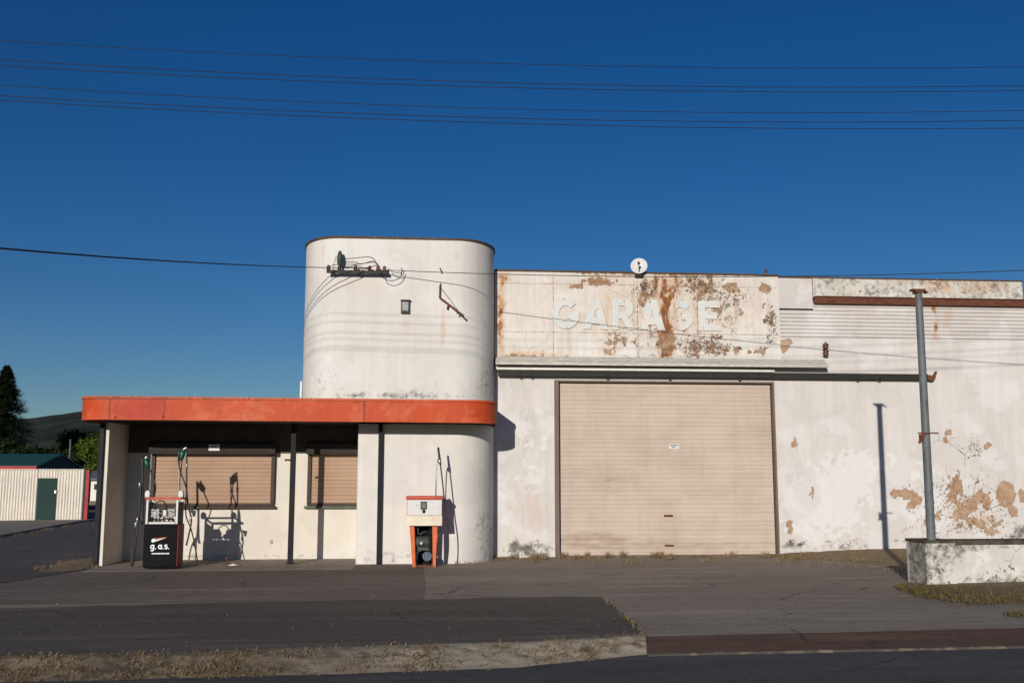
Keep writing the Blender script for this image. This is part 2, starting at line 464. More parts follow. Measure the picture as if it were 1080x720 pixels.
def slats(mb, x0, x1, z0, z1, Y, pitch, depth, cell=.15):
    """horizontal roller-shutter slats: a run of shallow curved strips"""
    n = max(1, round((z1-z0)/pitch)); pr = []
    for k in range(n):
        a = z0+(z1-z0)*k/n; h = (z1-z0)/n
        for t, o in ((0, .0), (.10, .85), (.5, 1.0), (.86, .8), (.93, 0)):
            pr.append((a+h*t, Y-depth*o))
    pr.append((z1, Y))
    nx = max(1, int((x1-x0)/cell)); b = len(mb.v)
    for z, y in pr:
        for i in range(nx+1):
            x = x0+(x1-x0)*i/nx
            mb.v.append((x, y+.004*noise.noise(Vector((x*.9, z*3, 3))), z))
    for j in range(len(pr)-1):
        for i in range(nx):
            a = b+j*(nx+1)+i
            mb.f.append((a, a+1, a+nx+2, a+nx+1)); mb.mi.append(0); mb.sm.append(False)
    return mb

def text_mesh(body, offset=0.0, extrude=.5):
    cu = bpy.data.curves.new('txt', 'FONT'); cu.body = body; cu.size = 1; cu.offset = offset; cu.extrude = extrude; cu.resolution_u = 4
    o = bpy.data.objects.new('txt', cu); COL.objects.link(o)
    bpy.context.view_layer.update()
    me = bpy.data.meshes.new_from_object(o.evaluated_get(bpy.context.evaluated_depsgraph_get()))
    bpy.data.objects.remove(o); bpy.data.curves.remove(cu)
    return me
def text_obj(name, body, x0, x1, z0, z1, Y, thick, mats, parent, offset=0.0, uniform=False):
    me = text_mesh(body, offset)
    xs = [v.co.x for v in me.vertices]; ys = [v.co.y for v in me.vertices]
    ax, bx, ay, by = min(xs), max(xs), min(ys), max(ys)
    pw = Vector(parent['_w'])
    for v in me.vertices:
        x = x0+(x1-x0)*(v.co.x-ax)/(bx-ax); z = z0+(z1-z0)*(v.co.y-ay)/(by-ay)
        y = Y - (thick if v.co.z > 0 else 0)
        v.co = Vector((x, y, z))-pw
    me.materials.clear()
    for mm in mats: me.materials.append(mm)
    me.update()
    for p in me.polygons:
        p.use_smooth = False
        p.material_index = 0 if (len(mats) == 1 or abs(p.normal.y) > .7) else 1
    o = bpy.data.objects.new(name, me); COL.objects.link(o); o.parent = parent; o['_w'] = tuple(pw); o.location = (0,0,0)
    return o

# ------------------------------------------------------------ plane distances
YC, YT, YK, YG = 19.4, 20.2, 21.56, 21.40     # canopy front, tower front, kiosk wall, garage wall
TH = .45

# ------------------------------------------------------------ light
w = bpy.data.worlds.new('World'); scene.world = w; w.use_nodes = True
anti = ray(808, 775).normalized()
sun_el = math.asin(-anti.z); sun_rot = math.atan2(-anti.x, -anti.y)
nt = w.node_tree; bg = nt.nodes['Background']
sky = nt.nodes.new('ShaderNodeTexSky'); sky.sky_type = 'NISHITA'; sky.sun_disc = False
sky.sun_elevation = sun_el; sky.sun_rotation = sun_rot % (2*PI)
sky.air_density = 1.0; sky.dust_density = .25; sky.ozone_density = 4.5; sky.altitude = 300
hs_ = nt.nodes.new('ShaderNodeHueSaturation'); hs_.inputs['Saturation'].default_value = 1.22; hs_.inputs['Hue'].default_value = .511
nt.links.new(sky.outputs[0], hs_.inputs['Color']); nt.links.new(hs_.outputs[0], bg.inputs[0]); bg.inputs[1].default_value = .06
sl = bpy.data.lights.new('sun', 'SUN'); sl.energy = 3.95; sl.angle = R(.5); sl.color = (1.0, .935, .855)
so = bpy.data.objects.new('sun', sl); COL.objects.link(so)
so.rotation_euler = anti.to_track_quat('-Z', 'Y').to_euler(); so.location = (-20, -40, 30)
scene.view_settings.view_transform = 'Standard'; scene.view_settings.look = 'None'
scene.view_settings.exposure = 0; scene.view_settings.gamma = 1

# ------------------------------------------------------------ ground
ROADZ = -.10
def sheet(name, pts, z, mat, ragged=False):
    if ragged:
        o_ = []
        for x, y in resample(pts, .06):
            q = Vector((x*2.2, y*2.2, z*50)); o_.append((x+noise.noise(q)*.05+noise.noise(q*4)*.022, y+noise.noise(q+Vector((5,5,5)))*.07+noise.noise(q*4.3)*.03))
        pts = o_
    mb = MB(); mb.face([(p[0], p[1], z) for p in pts]); o = mb.build(name, mat); return structure(o)
sheet('ground', [(-3000,-600),(3000,-600),(3000,4000),(-3000,4000)], -.16, MAT['earth'])
top_px = [(-420,708),(-250,701),(0,691),(200,687),(360,682),(547,677),(673,670),(682,670.5)]
bot_px = [(-420,737),(-250,730),(0,719),(120,717),(200,714.5),(360,711),(547,704),(610,697),(682,690)]
near = [onZ(x, y, 0) for x, y in top_px]
ch_top = [onZ(x, y, 0) for x, y in ((682,670.5),(900,666),(1080,661.5),(1400,653))]
ch_bot = [onZ(x, y, ROADZ+.02) for x, y in ((682,688.5),(900,684),(1080,680),(1400,671.5))]
edge = [(p.x, p.y) for p in near]+[(p.x, p.y) for p in ch_top[1:]]
far_l, far_r = 48, 48
x0e, y0e = edge[0]; x1e, y1e = edge[-1]
sl_ = (edge[-1][1]-ch_top[0].y)/(edge[-1][0]-ch_top[0].x)
edge = [(-60, y0e-.3)]+edge+[(60, y1e+sl_*(60-x1e))]
sheet('forecourt', edge+[(60, far_r), (-60, far_l)], 0.0, MAT['forecourt'])
def zpts(l, z=0): return [(onZ(x, y, z).x, onZ(x, y, z).y) for x, y in l]
old = zpts([(447,632),(447,600)])+[(X_(447, YK), 22), (-6.3, 22), (-6.3, 47), (-40, 47), (-40, onZ(0,640,0).y)]
sheet('older_asphalt', old, .004, MAT['forecourt_left'], True)
pt = zpts([(682,670),(635,629.3),(540,630),(447,632.3),(250,635),(0,642)])+[(-30, onZ(0,642,0).y-.3), (-30, y0e-.2)]+[(p.x, p.y) for p in near[:-1]]
sheet('asphalt_patch', pt, .008, MAT['patch'], True)
sheet('side_road', zpts([(-160,640),(20,612),(96,600),(100,575),(96,549),(84,551.5),(0,568),(-160,600)]), .012, MAT['side_road'])
# road and channel
sheet('road', [(-80,-30),(80,-30),(80, y1e+sl_*(80-x1e)+.05)]+[(p.x, p.y+.05) for p in reversed(ch_top)]+[(p.x, p.y) for p in reversed(near[:-1])]+[(-80, y0e-.5)], ROADZ, MAT['road'])
mb = MB()
def strip(mb, A, B, n=1, bump=0, prof=None, mi=0):
    """grid between two polylines with the same number of points"""
    for i in range(len(A)-1):
        for k in range(n):
            a = A[i].lerp(B[i], k/n); b = A[i+1].lerp(B[i+1], k/n); c = A[i+1].lerp(B[i+1], (k+1)/n); d = A[i].lerp(B[i], (k+1)/n)
            mb.face([a, b, c, d], mi)
strip(mb, ch_top, ch_bot)
lip = [p+Vector((0,-.05,.004)) for p in ch_bot]
structure(mb.build('channel', MAT['channel']))
mb = MB(); lipf = [p+Vector((0,-.075,-.03)) for p in ch_bot]
strip(mb, [p+Vector((0,0,.004)) for p in ch_bot], [p+Vector((0,-.05,.004)) for p in ch_bot]); strip(mb, lip, lipf)
structure(mb.build('channel_edge', simple('worn_channel_edge', (.15,.12,.085), .9, scale=1.5, var=.5, dirt=(.07,.06,.05), dirt_thr=.42)))
# bumpy kerb berm
def poly_at(pts, t):
    n = len(pts)-1; k = min(int(t*n), n-1); return pts[k].lerp(pts[k+1], t*n-k)
def interp_px(lst, x):
    for (a, b), (c, d) in zip(lst, lst[1:]):
        if a <= x <= c: return b+(d-b)*(x-a)/(c-a)
    return lst[-1][1]
NX, NYB = 520, 22
mb = MB(); berm = {}
for i in range(NX+1):
    px = -420+(682+420)*i/NX
    a = onZ(px, interp_px(top_px, px), 0)+Vector((0,.06,.010)); b = onZ(px, interp_px(bot_px, px), ROADZ)+Vector((0,-.03,-.004))
    for j in range(NYB+1):
        t = j/NYB; p = a.lerp(b, t)
        q = Vector((p.x*1.3, p.y*3, 0))
        e = noise.noise(q)*.028+noise.noise(q*3.7)*.015+noise.noise(q*11)*.008
        z = .018*math.sin(min(1, t*4)*PI*.5) if t < .35 else .018-(t-.35)/.65*(.018-ROADZ+.012)*1.0
        wv = math.sin(PI*min(1, t*1.02))
        p.z = z+e*wv
        p.y += noise.noise(Vector((p.x*2.1, t*2, 5)))*.07*(1 if t in (0,1) else .5)
        berm[i, j] = p; mb.v.append(tuple(p))
for i in range(NX):
    for j in range(NYB):
        k = i*(NYB+1)+j; mb.f.append((k, k+1, k+NYB+2, k+NYB+1)); mb.mi.append(0); mb.sm.append(True)
def berm_mat():
    t = NT('kerb_berm')
    n = t.noise(3.2, 8, .7)
    c = t.mix(t.rng(n, .38, .6), (.185,.135,.080), (.285,.218,.138))
    c = t.mix(t.rng(t.noise(9, 8, .75), .48, .6), c, (.075,.058,.033))
    c = t.mix(t.rng(t.noise(1.3, 7, .7), .52, .58, 0, .7), c, (.095,.078,.060))
    c = t.mix(t.rng(t.noise(60, 4, .7), .5, .8, 0, .6), c, (.34,.27,.17))
    sx = t.n.new('ShaderNodeSeparateXYZ'); t.l.new(t.pos, sx.inputs[0])
    m_ = t.math('MULTIPLY', t.rng(sx.outputs[0], -1.6, .1), t.rng(t.noise(5, 6, .7), .36, .5))
    c = t.mix(m_, c, (.40,.34,.25))
    t.bump(t.noise(45, 6, .75), .8, .02)
    return t.out(c, .95)
structure(mb.build('kerb', berm_mat()))
# concrete apron under the canopy
xl, xr = X_(113, YT), X_(377, YT)
mb = MB(); mb.box(xl-.05, xr+.02, 19.12, YK+.05, -.02, .008)
apr = structure(mb.build('apron', MAT['concrete'], bevel=.01))
# far footpath and kerb across the side road
fp = [onZ(x, y, 0) for x, y in ((-160,597),(0,566.5),(84,551),(100,549))]; fb = [onZ(x, y, 0) for x, y in ((-160,552),(0,550.5),(84,549.5),(100,548.6))]
mb = MB(); strip(mb, [p+Vector((0,0,.07)) for p in fb], [p+Vector((0,0,.07)) for p in fp]); strip(mb, [p+Vector((0,0,.07)) for p in fp], [p+Vector((.04,0,-.01)) for p in fp])
structure(mb.build('footpath', MAT['concrete']))
g1 = [onZ(x, y, .016) for x, y in ((-160,607),(0,576.5),(92,564.2))]; g2 = [p+Vector((.03,-.28,0)) for p in g1]
mb = MB(); strip(mb, g1, g2); structure(mb.build('gutter', MAT['road']))

# ------------------------------------------------------------ grass blades
def scatter(name, spots, mat, label, cat, hmin, hmax, wid, flat=.6, cw=(0,1,0,.4)):
    """spots: list of points; every point becomes a little curved blade"""
    mb = MB()
    colr = []
    for p in spots:
        a = random.uniform(0, 2*PI); L = random.uniform(hmin, hmax); lean = random.uniform(flat*.5, min(1.0, flat*1.3))
        d = Vector((math.cos(a), math.sin(a), 0)); u = Vector((-d.y, d.x, 0))*wid*random.uniform(.6, 1.4)
        hz = math.cos(lean*PI/2); hx = math.sin(lean*PI/2)
        m = p+(d*hx*.5+Vector((0,0,hz*.62)))*L; e = p+(d*hx+Vector((0,0,hz*.85)))*L
        i = len(mb.v)
        mb.v += [tuple(p-u), tuple(p+u), tuple(m+u*.8), tuple(m-u*.8), tuple(e)]
        mb.f += [(i,i+1,i+2,i+3), (i+3,i+2,i+4)]; mb.mi += [0,0]; mb.sm += [False, False]
        r1 = random.uniform(cw[0], cw[1]); r2 = random.uniform(cw[2], cw[3]) if random.random() < .5 else 0
        colr += [r1, r2, 0, 1]*5
    mb.keep = True
    o = mb.build(name, mat)
    at = o.data.color_attributes.new('m1', 'FLOAT_COLOR', 'POINT'); at.data.foreach_set('color', colr)
    return tag(o, label, cat, kind='stuff')
def pt_px(x, y, z=0): return onZ(x, y, z)
sp = []
for _ in range(15000):
    i = random.randrange(NX); j = min(NYB, int(random.betavariate(2.2, 1.2)*(NYB+1)))
    if noise.noise(Vector((i*.05, j*.18, 1)))+random.uniform(-.3,.35)+.5*noise.noise(Vector((i*.021, 3, 9))) < .06: continue
    p = berm[i, j].lerp(berm[i+1, j], random.random())+Vector((0, random.uniform(-.05,.03), -.004)); sp.append(p)
scatter('dry_grass', sp, MAT['straw'], 'flattened dead grass covering the old kerb along the road', 'grass', .025, .095, .004, .95)
# weeds along the building foot
sp = []
def line_pts(a, b, n, spread, back=0):
    for _ in range(n):
        t = random.random(); x = a[0]+(b[0]-a[0])*t; y = a[1]+(b[1]-a[1])*t
        if noise.noise(Vector((x*.09, y*.05, 4)))+random.uniform(-.3,.5) < 0: continue
        sp.append(onZ(x, y+abs(random.gauss(0, 1))*spread-back, .012))
line_pts((480,592),(525,587), 900, 2.2); line_pts((522,586),(590,585), 1500, 2.5)
line_pts((590,585),(820,583), 2600, 2.6); line_pts((820,583),(960,584), 3600, 5)
line_pts((600,589),(680,592), 500, 2.5); line_pts((820,590),(955,600), 900, 3); line_pts((635,629),(682,670), 350, 2)
line_pts((105,600),(35,604), 1500, 2, 6); line_pts((60,596),(110,592), 1400, 3, 3); line_pts((115,596),(470,597), 500, 1)
line_pts((0,567),(85,551.5), 1200, 1.6, 1)
scatter('dry_weeds', sp, MAT['straw'], 'thin brown dead weeds along the foot of the buildings', 'weeds', .03, .12, .004, .8)
sp = []
for _ in range(46):
    x = random.choice([random.uniform(822, 962), random.uniform(500, 600), random.uniform(590, 830)]); y = (586 if x < 830 else 584)+abs(random.gauss(0, 3)); c_ = onZ(x, y, .02)
    for k in range(random.randint(25, 70)): sp.append(c_+Vector((random.gauss(0,.05), random.gauss(0,.04), 0)))
scatter('weed_tufts', sp, MAT['straw'], 'scattered upright tufts of dry weed before the garage wall', 'weeds', .08, .20, .004, .45)
sp = []
for _ in range(12000):
    x = random.uniform(946, 1200); y0 = interp_px([(940,616),(960,618),(1000,619),(1080,612),(1200,606)], x); y1 = interp_px([(940,617),(965,627),(1020,636),(1080,634),(1200,630)], x)
    y = random.uniform(y0, y1+random.uniform(0,2.5))
    if noise.noise(Vector((x*.11, y*.35, 8)))+random.uniform(-.3,.5) < .03: continue
    sp.append(onZ(x, y, .02))
for _ in range(1500):
    x = random.uniform(1060, 1200); sp.append(onZ(x, 648+random.gauss(0, 1.3), .01))
scatter('verge_grass', sp, MAT['green_grass'], 'low green and brown grass in front of the low mossy wall', 'grass', .025, .10, .0045, .75)
mb = MB()
for _ in range(520):
    k = random.random()
    if k < .45: x = random.uniform(0, 1080); y = random.uniform(597, 668)
    elif k < .55: x = random.uniform(0, 680); y = 692-x*.03+random.gauss(0, 2.5)-3
    else: x = random.uniform(470, 960); y = 590+abs(random.gauss(0, 4))
    q = onZ(x, y, .012); r = random.uniform(.005, .012)*(1 if random.random() < .9 else 1.8); i = len(mb.v)
    for a_ in range(5):
        t = 2*PI*a_/5+random.random()*.6; mb.v.append((q.x+r*math.cos(t), q.y+r*math.sin(t)*.8, .010))
    mb.v.append((q.x+random.uniform(-.3,.3)*r, q.y, .012+r*random.uniform(.5,1.0)))
    for a_ in range(5): mb.f.append((i+a_, i+(a_+1) % 5, i+5)); mb.mi.append(0); mb.sm.append(False)
tag(mb.build('gravel', simple('gravel', (.17,.135,.10), .95, var=.6, scale=3)), 'loose gravel and crumbs strewn over the forecourt asphalt', 'gravel', kind='stuff')
# dirt under the grass
def blot(name, pxs, h, mat, rough=.02):
    """low irregular heap whose outline is given in photo pixels on the ground"""
    P = [onZ(x, y, 0) for x, y in pxs]; P = [Vector(p) for p in resample([tuple(p) for p in P], .12)]
    c = sum(P, Vector())/len(P); mb = MB(); K = 8
    for k in range(K+1):
        for i, p in enumerate(P):
            s = k/K; q = c.lerp(p, s); q += Vector((noise.noise(q*3)*.05, noise.noise(q*3+Vector((9,0,0)))*.05, 0))*s
            q.z = .013+h*(1-s**2)+noise.noise(q*6)*rough*(1-s) - (.012 if k == K else 0)
            mb.v.append(tuple(q))
    n = len(P)
    for k in range(K):
        for i in range(n):
            mb.f.append((k*n+i, k*n+(i+1) % n, (k+1)*n+(i+1) % n, (k+1)*n+i)); mb.mi.append(0); mb.sm.append(True)
    return structure(mb.build(name, mat))
blot('verge', [(940,617),(958,624),(990,632),(1030,637),(1090,637),(1200,634),(1200,600),(1060,610),(1000,614),(965,612)], .03, MAT['dirt'])
blot('dirt_heap', [(38,604),(60,597),(85,590),(108,586),(108,597),(80,602)], .05, MAT['dirt'])
# bank of dirt along the garage wall
wallx = lambda px, y=500: X_(px, YG, y)
nearp = [(521,590.5),(560,588),(600,589),(660,587.5),(720,586.5),(800,587.5),(830,589),(870,591.5),(900,592),(930,597),(965,603),(1010,603),(1120,600)]
hh = [(521,.03),(600,.02),(810,.02),(830,.07),(900,.13),(940,.15),(1120,.15)]
mb = MB(); N = 260; M = 10
for i in range(N+1):
    px = 521+(1120-521)*i/N; a = onZ(px, interp_px(nearp, px), 0); a.y += noise.noise(Vector((px*.06,0,0)))*.18
    b = Vector((onY(px, 583, YG).x, YG+.03, 0)); h = interp_px(hh, px)
    for j in range(M+1):
        t = j/M; p = a.lerp(b, t); p.z = .006-.012*(t == 0)+h*t**1.2+(noise.noise(p*4)*.035+noise.noise(p*13)*.012)*math.sin(PI*min(1,t*.9)); mb.v.append(tuple(p))
for i in range(N):
    for j in range(M):
        k = i*(M+1)+j; mb.f.append((k, k+1, k+M+2, k+M+1)); mb.mi.append(0); mb.sm.append(True)
structure(mb.build('dirt_bank', MAT['dirt']))

# ------------------------------------------------------------ service station (tower, kiosk, canopy)
stn = thing('service_station', (-2.5, 22, 0), 'white service station with tall rounded tower, low kiosk and orange canopy', 'service station')
ZS = Z_(300, 444, YC)            # soffit height at the front
ZCT = Z_(300, 420, YC)           # canopy top
TX0, TX1 = onY(319.2, 400, YT+1.05).x, onY(521.2, 400, YT+.9).x
ZT = Z_(430, 252.5, YT)
tm1 = masks(a=blobs([(467,345,3,28,.35),(380,300,40,16,.10),(427,345,6,18,.2),(340,262,3,20,.3),(480,268,2.5,24,.3),(505,290,3,60,.2)]), b=blobs([(372,328,2.5,2,.45),(410,372,2,2,.4)]), c=blobs([(430,300,90,60,.18)]),
            d=blobs([(420,417,110,7,.75),(340,400,40,30,.3),(420,585,110,12,.35),(512,560,14,40,.45),(512,400,12,30,.4)]))
tm2 = masks(a=blobs([(420,414,110,12,.35),(400,360,100,60,.10),(420,590,110,8,.3)]), b=blobs([(460,414,70,14,.8),(330,380,50,60,.25),(470,575,60,10,.3)]))
def shell(mb, outline, z0, z1, cell):
    o = resample(outline, cell); n = len(o); nz = max(1, int((z1-z0)/cell)); b = len(mb.v)
    for j in range(nz+1):
        z = z0+(z1-z0)*j/nz
        for x, y in o: mb.v.append((x, y, z))
    for j in range(nz):
        for i in range(n):
            mb.f.append((b+j*n+i, b+j*n+(i+1) % n, b+(j+1)*n+(i+1) % n, b+(j+1)*n+i)); mb.mi.append(0); mb.sm.append(True)
    return n
mb = MB(); shell(mb, rounded(TX0, TX1, YT, YT+3.6, .85, 16, ry=1.15), ZCT-.05, ZT, .09)
mb.build('tower', MAT['tower'], stn, m1=tm1, m2=tm2)
LX0 = X_(377, YT)
mb = MB(); out = rounded(LX0, TX1, YT, YT+3.6, .85, 16, ry=1.15)
out = [(LX0, YT)]+[p for p in out if not (p[0] < LX0+.85+1e-6 and p[1] < YT+1.15+1e-6)]
shell(mb, out, -.02, ZS, .09)
mb.build('tower_base', MAT['tower'], stn, m1=tm1, m2=tm2)
capo = rounded(TX0-.025, TX1+.025, YT-.025, YT+3.63, .87, 16, ry=1.17)
mb = MB(); mb.prism(capo, 'z', ZT, ZT+.045); mb.build('tower_cap', MAT['cap'], stn)
# kiosk
im1 = masks(b=blobs([(285,572,3,5,.5),(290,583,4,2,.4)]), d=blobs([(230,587,160,4,.5)])); im2 = masks(a=blobs([(250,560,150,40,.1)]), b=blobs([(250,560,120,20,.15)]))
EX0, EX1 = X_(108.6, YT), X_(113, YT)
mb = MB(); gridwall(mb, EX1, LX0+.6, 0, ZS+.03, YK, .08, .2); mb.build('wall', MAT['inner'], stn, m1=im1, m2=im2)
mb = MB(); mb.box(EX0, EX1-.002, YT, 25, 0, ZS); mb.build('end_wall', MAT['inner'], stn, m1=im1, m2=im2)
mb = MB(); mb.box(EX0+.01, TX0+1, 24.8, 24.95, 0, ZS+.02); mb.build('back_wall', MAT['inner'], stn, m1=im1, m2=im2)
for k, (a, b, yy) in enumerate(((103.2,108.3,YT-.02), (306,311.5,20.25), (398.6,402.6,YT-.085))):
    xa, xb = X_(a, yy), X_(b, yy)
    mb = MB(); mb.box(xa, xb, yy-.045, yy+.045, .0 if k == 2 else .03, ZS)
    if k == 1: mb.box(xa-.04, xb+.04, yy-.08, yy+.08, .03, .045)
    mb.build('post', MAT['dark_steel'], stn, bevel=.006)
mb = MB(); mb.box(EX1+.001, LX0+.55, YK-.035, YK-.001, Z_(250,477.5,YK), Z_(250,448.5,YK)+.02)
mb.build('shade_head_beam', simple('shade_brown_board', (.085,.068,.055), .85), stn)  # brown board; its dark tone also carries part of the deep canopy shade
# tap bracket on the middle post
p = onY(307, 485, 20.2)
mb = MB(); mb.tube([p+Vector((0,-.02,0)), p+Vector((-.09,-.03,.005)), p+Vector((-.12,-.03,-.01))], .018); mb.lathe(p+Vector((-.1,-.03,0)), (0,0,1), [(.014,-.02),(.026,0),(.014,.02)], 10)
mb.build('bracket', MAT['rust'], stn)
# canopy: fascia shell + soffit + deck
CX0, CX1 = onY(88.2, 430, YC+.6).x, onY(523.6, 430, YC+.6).x
tilt = lambda x: -.0042*(x-onY(300,430,YC).x)
can = MB(); outl = resample(rounded(CX0, CX1, YC, 25.2, .62, 12, .2), .045); n = len(outl); nz = 9
for j in range(nz+1):
    for x, y in outl: can.v.append((x, y, ZS+(ZCT-ZS)*j/nz+tilt(x)))
for j in range(nz):
    for i in range(n):
        can.f.append((j*n+i, j*n+(i+1) % n, (j+1)*n+(i+1) % n, (j+1)*n+i)); can.mi.append(0); can.sm.append(True)
fm1 = masks(a=blobs([(146,432,30,9,1,.1),(150,430,28,13,.8,.1),(500,436,20,10,.5)]), b=blobs([(100,421,300,2.2,.0)]),
            c=blobs([(173.3,431,.9,13,.6,.1),(121.5,440,1.6,2,1),(172,438,1.3,1.5,.8),(384,430,.8,12,.5,.1),(115.5,430,.8,10,.35,.1)]),
            d=blobs([(110,419.5,30,2.4,1),(250,420,300,1.6,.6),(245,421,10,3,.9),(380,423,12,5,.8)]))
fas = can.build('fascia', MAT['orange'], stn, m1=fm1)
mb = MB(); ino = rounded(CX0+.02, CX1-.02, YC+.02, 25.18, .6, 12, .2)
lipo = [(x, y) for x, y in ino]
b = len(mb.v)
for k, z in enumerate((ZS+.03, ZCT-.03)):
    i = len(mb.v); mb.v += [(x, y, z+tilt(x)) for x, y in ino]; mb.f.append(tuple(range(i, i+len(ino)))); mb.mi.append(0); mb.sm.append(False)
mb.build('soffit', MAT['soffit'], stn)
mb = MB()   # folded metal edge along the top of the fascia
oo = rounded(CX0-.018, CX1+.018, YC-.018, 25.21, .63, 12, .2); i0 = len(mb.v); nn = len(oo)
for (x, y) in oo: mb.v.append((x, y, ZCT-.035+tilt(x)))
for (x, y) in oo: mb.v.append((x, y, ZCT+.012+tilt(x)))
for (x, y) in rounded(CX0+.06, CX1-.06, YC+.06, 25.1, .6, 12, .2): mb.v.append((x, y, ZCT+.012+tilt(x)))
for k in range(2):
    for i in range(nn):
        mb.f.append((k*nn+i, k*nn+(i+1) % nn, (k+1)*nn+(i+1) % nn, (k+1)*nn+i)); mb.mi.append(0); mb.sm.append(False)
lipo = mb.build('fascia_trim', MAT['orange'], stn, m1=masks(b=blobs([(140,419,60,5,.7),(300,420,320,5,.45,.1)]), d=blobs([(110,419,28,6,1),(380,421,12,6,.7)]))) 
for x in (115.5, 173.3, 384):
    q = onY(x, 431, YC); tz = tilt(q.x); mb = MB(); mb.box(q.x-.007, q.x+.007, YC-.006, YC-.0008, ZS+.01+tz, ZCT-.04+tz); mb.build('seam', MAT['pump_red'], fas)
# bolts in the repair panel
for x, y in ((121.5,440),(172,439)):
    mb = MB(); q = onY(x, y, YC); mb.lathe(q, (0,-1,0), [(.018,0),(.016,.012),(.004,.016)], 8)
    mb.build('bolt', MAT['rust'], fas)
# vent pipe on the canopy roof
q = onY(317.2, 418, 21.2)
mb = MB(); mb.tube([(q.x, 21.2, ZCT-.05), (q.x, 21.2, Z_(317, 402, 21.2))], .022, 10); mb.build('vent_pipe', MAT['white_trim'], stn)
# shuttered windows
def window(x0, x1, ytop, ybot, frame_l, frame_r, sillmat, sill0, sill1):
    X0, X1 = X_(x0, YK), X_(x1, YK); Z0, Z1 = Z_(250, ybot, YK), Z_(250, ytop, YK); Y = YK-.03
    mb = MB(); slats(mb, X0, X1, Z0, Z1, Y, .078, .011)
    sh = mb.build('window_shutter', MAT['shutter'], stn, m1=masks(a=blobs([(225,515,60,14,.35),(190,500,20,30,.3)])))
    fr = MB(); f = .075
    if frame_l: fr.box(X0-f, X0, YK-.09, YK+.01, Z0, Z1)
    if frame_r: fr.box(X1, X1+f, YK-.09, YK+.01, Z0, Z1)
    fr.box(X0-(f if frame_l else 0), X1+(f if frame_r else 0), YK-.06, YK+.01, Z0-.055, Z0)
    fr.build('frame', MAT['brown_steel'], sh, bevel=.004)
    sb = MB(); sb.box(X_(sill0, YK), X_(sill1, YK), YK-.12, YK+.01, Z0-.105, Z0-.06); sb.build('sill', sillmat, sh, bevel=.006)
    bx = MB(); Zb = Z_(250, 465.5, YK)
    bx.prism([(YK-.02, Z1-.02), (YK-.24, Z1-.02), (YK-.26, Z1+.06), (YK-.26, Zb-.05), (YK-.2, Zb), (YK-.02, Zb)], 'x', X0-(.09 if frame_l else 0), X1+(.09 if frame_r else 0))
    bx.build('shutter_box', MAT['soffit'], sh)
    return sh
MAT['sill_brown'] = MAT['brown_steel']; MAT['sill_green'] = simple('green_brown_sill', (.10,.115,.085), .7)
w1 = window(164, 286.5, 478, 530.5, True, True, MAT['sill_brown'], 158, 292)
w1['label'] = 'wide shuttered window behind the black pump'
w2 = window(328.5, 384, 478, 530.5, True, False, MAT['sill_green'], 322, 384)
w2['label'] = 'narrow shuttered window beside the tower base'
mb = MB(); xa, xb = X_(219, YK-.27), X_(230.5, YK-.27); mb.box(xa, xb, YK-.275, YK-.262, Z_(225, 475, YK-.27), Z_(225, 468.5, YK-.27)); ntc = mb.build('notice', MAT['white'], stn)
for yy, a, b in ((470.4, 221, 228.5), (472, 221, 226.5)):
    mb = MB(); mb.box(X_(a,YK-.27), X_(b,YK-.27), YK-.279, YK-.2752, Z_(225,yy+.35,YK-.27), Z_(225,yy-.35,YK-.27)); mb.build('lettering', MAT['pump_black'], ntc)

# ------------------------------------------------------------ garage
gar = thing('garage', (wallx(800), YG+5, 0), 'long white peeling garage workshop with GARAGE sign and wide beige roller door', 'garage')
GZ = lambda y, x=700: Z_(x, y, YG)
gm1 = masks(
    a=blobs([(985,326,3.5,7,1),(987,347,4.5,12,1),(1000,335,7,18,.3),(560,540,22,35,.22),(1035,548,25,12,.45),(1010,535,25,15,.25)]),
    b=blobs([(838,466,4.5,13,.85),(855.5,519,4.5,8,.8),(832,556,7.5,13,.9),(951,520,15,7,.95,.5),(963,534,13,9,.75),(1006,514,10,17,1,.5),(1037,526,15,12,.95,.5),
             (1061,521,12,15,1,.25),(1079,523,6,9,.95),(1042,469,5,7,.75),(997,465,4,7,.7),(950,570,12,5,.7),(1022,537,14,12,.65),(978,550,11,8,.65),
             (1033,552,40,14,.60),(1020,520,50,40,.34),(985,540,24,24,.38),(1012,541,9,10,.9,.5),(1024,531,8,9,.95,.5),(966,527,8,10,.8,.5),(981,556,6,7,.8,.5),(1070,540,9,8,.75,.5),(1046,560,12,5,.7,.5),(1000,455,5,7,.7,.5),(827.5,364,7.5,9.5,1,.35),(1009,533,12,9,.7),(832,572,8,5,.6),(560,575,22,6,.35),(1055,549,22,9,.35)]),
    c=blobs([(873,525,56,56,.85,.5),(903,500,32,34,.85,.4),(950,495,34,22,.8,.5),(842,535,22,42,.8,.5),(990,530,30,40,.6,.5),(553,480,60,150,.52),(1060,560,25,14,.35),(930,545,20,12,-.6)]),
    d=blobs([(555,578,36,12,.9,.7),(1076,562,18,14,1),(835,575,18,6,.9),(880,576,60,5,.5),(1000,573,60,5,.5),(530,450,8,12,.3)]))
gm2 = masks(
    a=blobs([(1010,540,90,58,.66,.5),(880,572,70,9,.7),(845,540,25,40,.4),(1040,480,45,40,.45),(920,560,60,30,.35),(1025,475,26,26,.75),(835,573,18,9,1),(560,462,24,18,.55),(560,575,30,12,.9),(985,465,20,8,.3),(870,560,45,22,.25),(1075,470,25,60,.4),(900,440,80,40,.10),(1074,570,20,12,.9)]),
    b=blobs([(1022,490,60,60,.95),(1050,540,40,35,.9),(980,530,20,40,.6),(860,470,40,40,.18),(550,500,30,70,.25)]))
ZD = GZ(403)
DX0, DX1 = wallx(589.5), wallx(817.5)
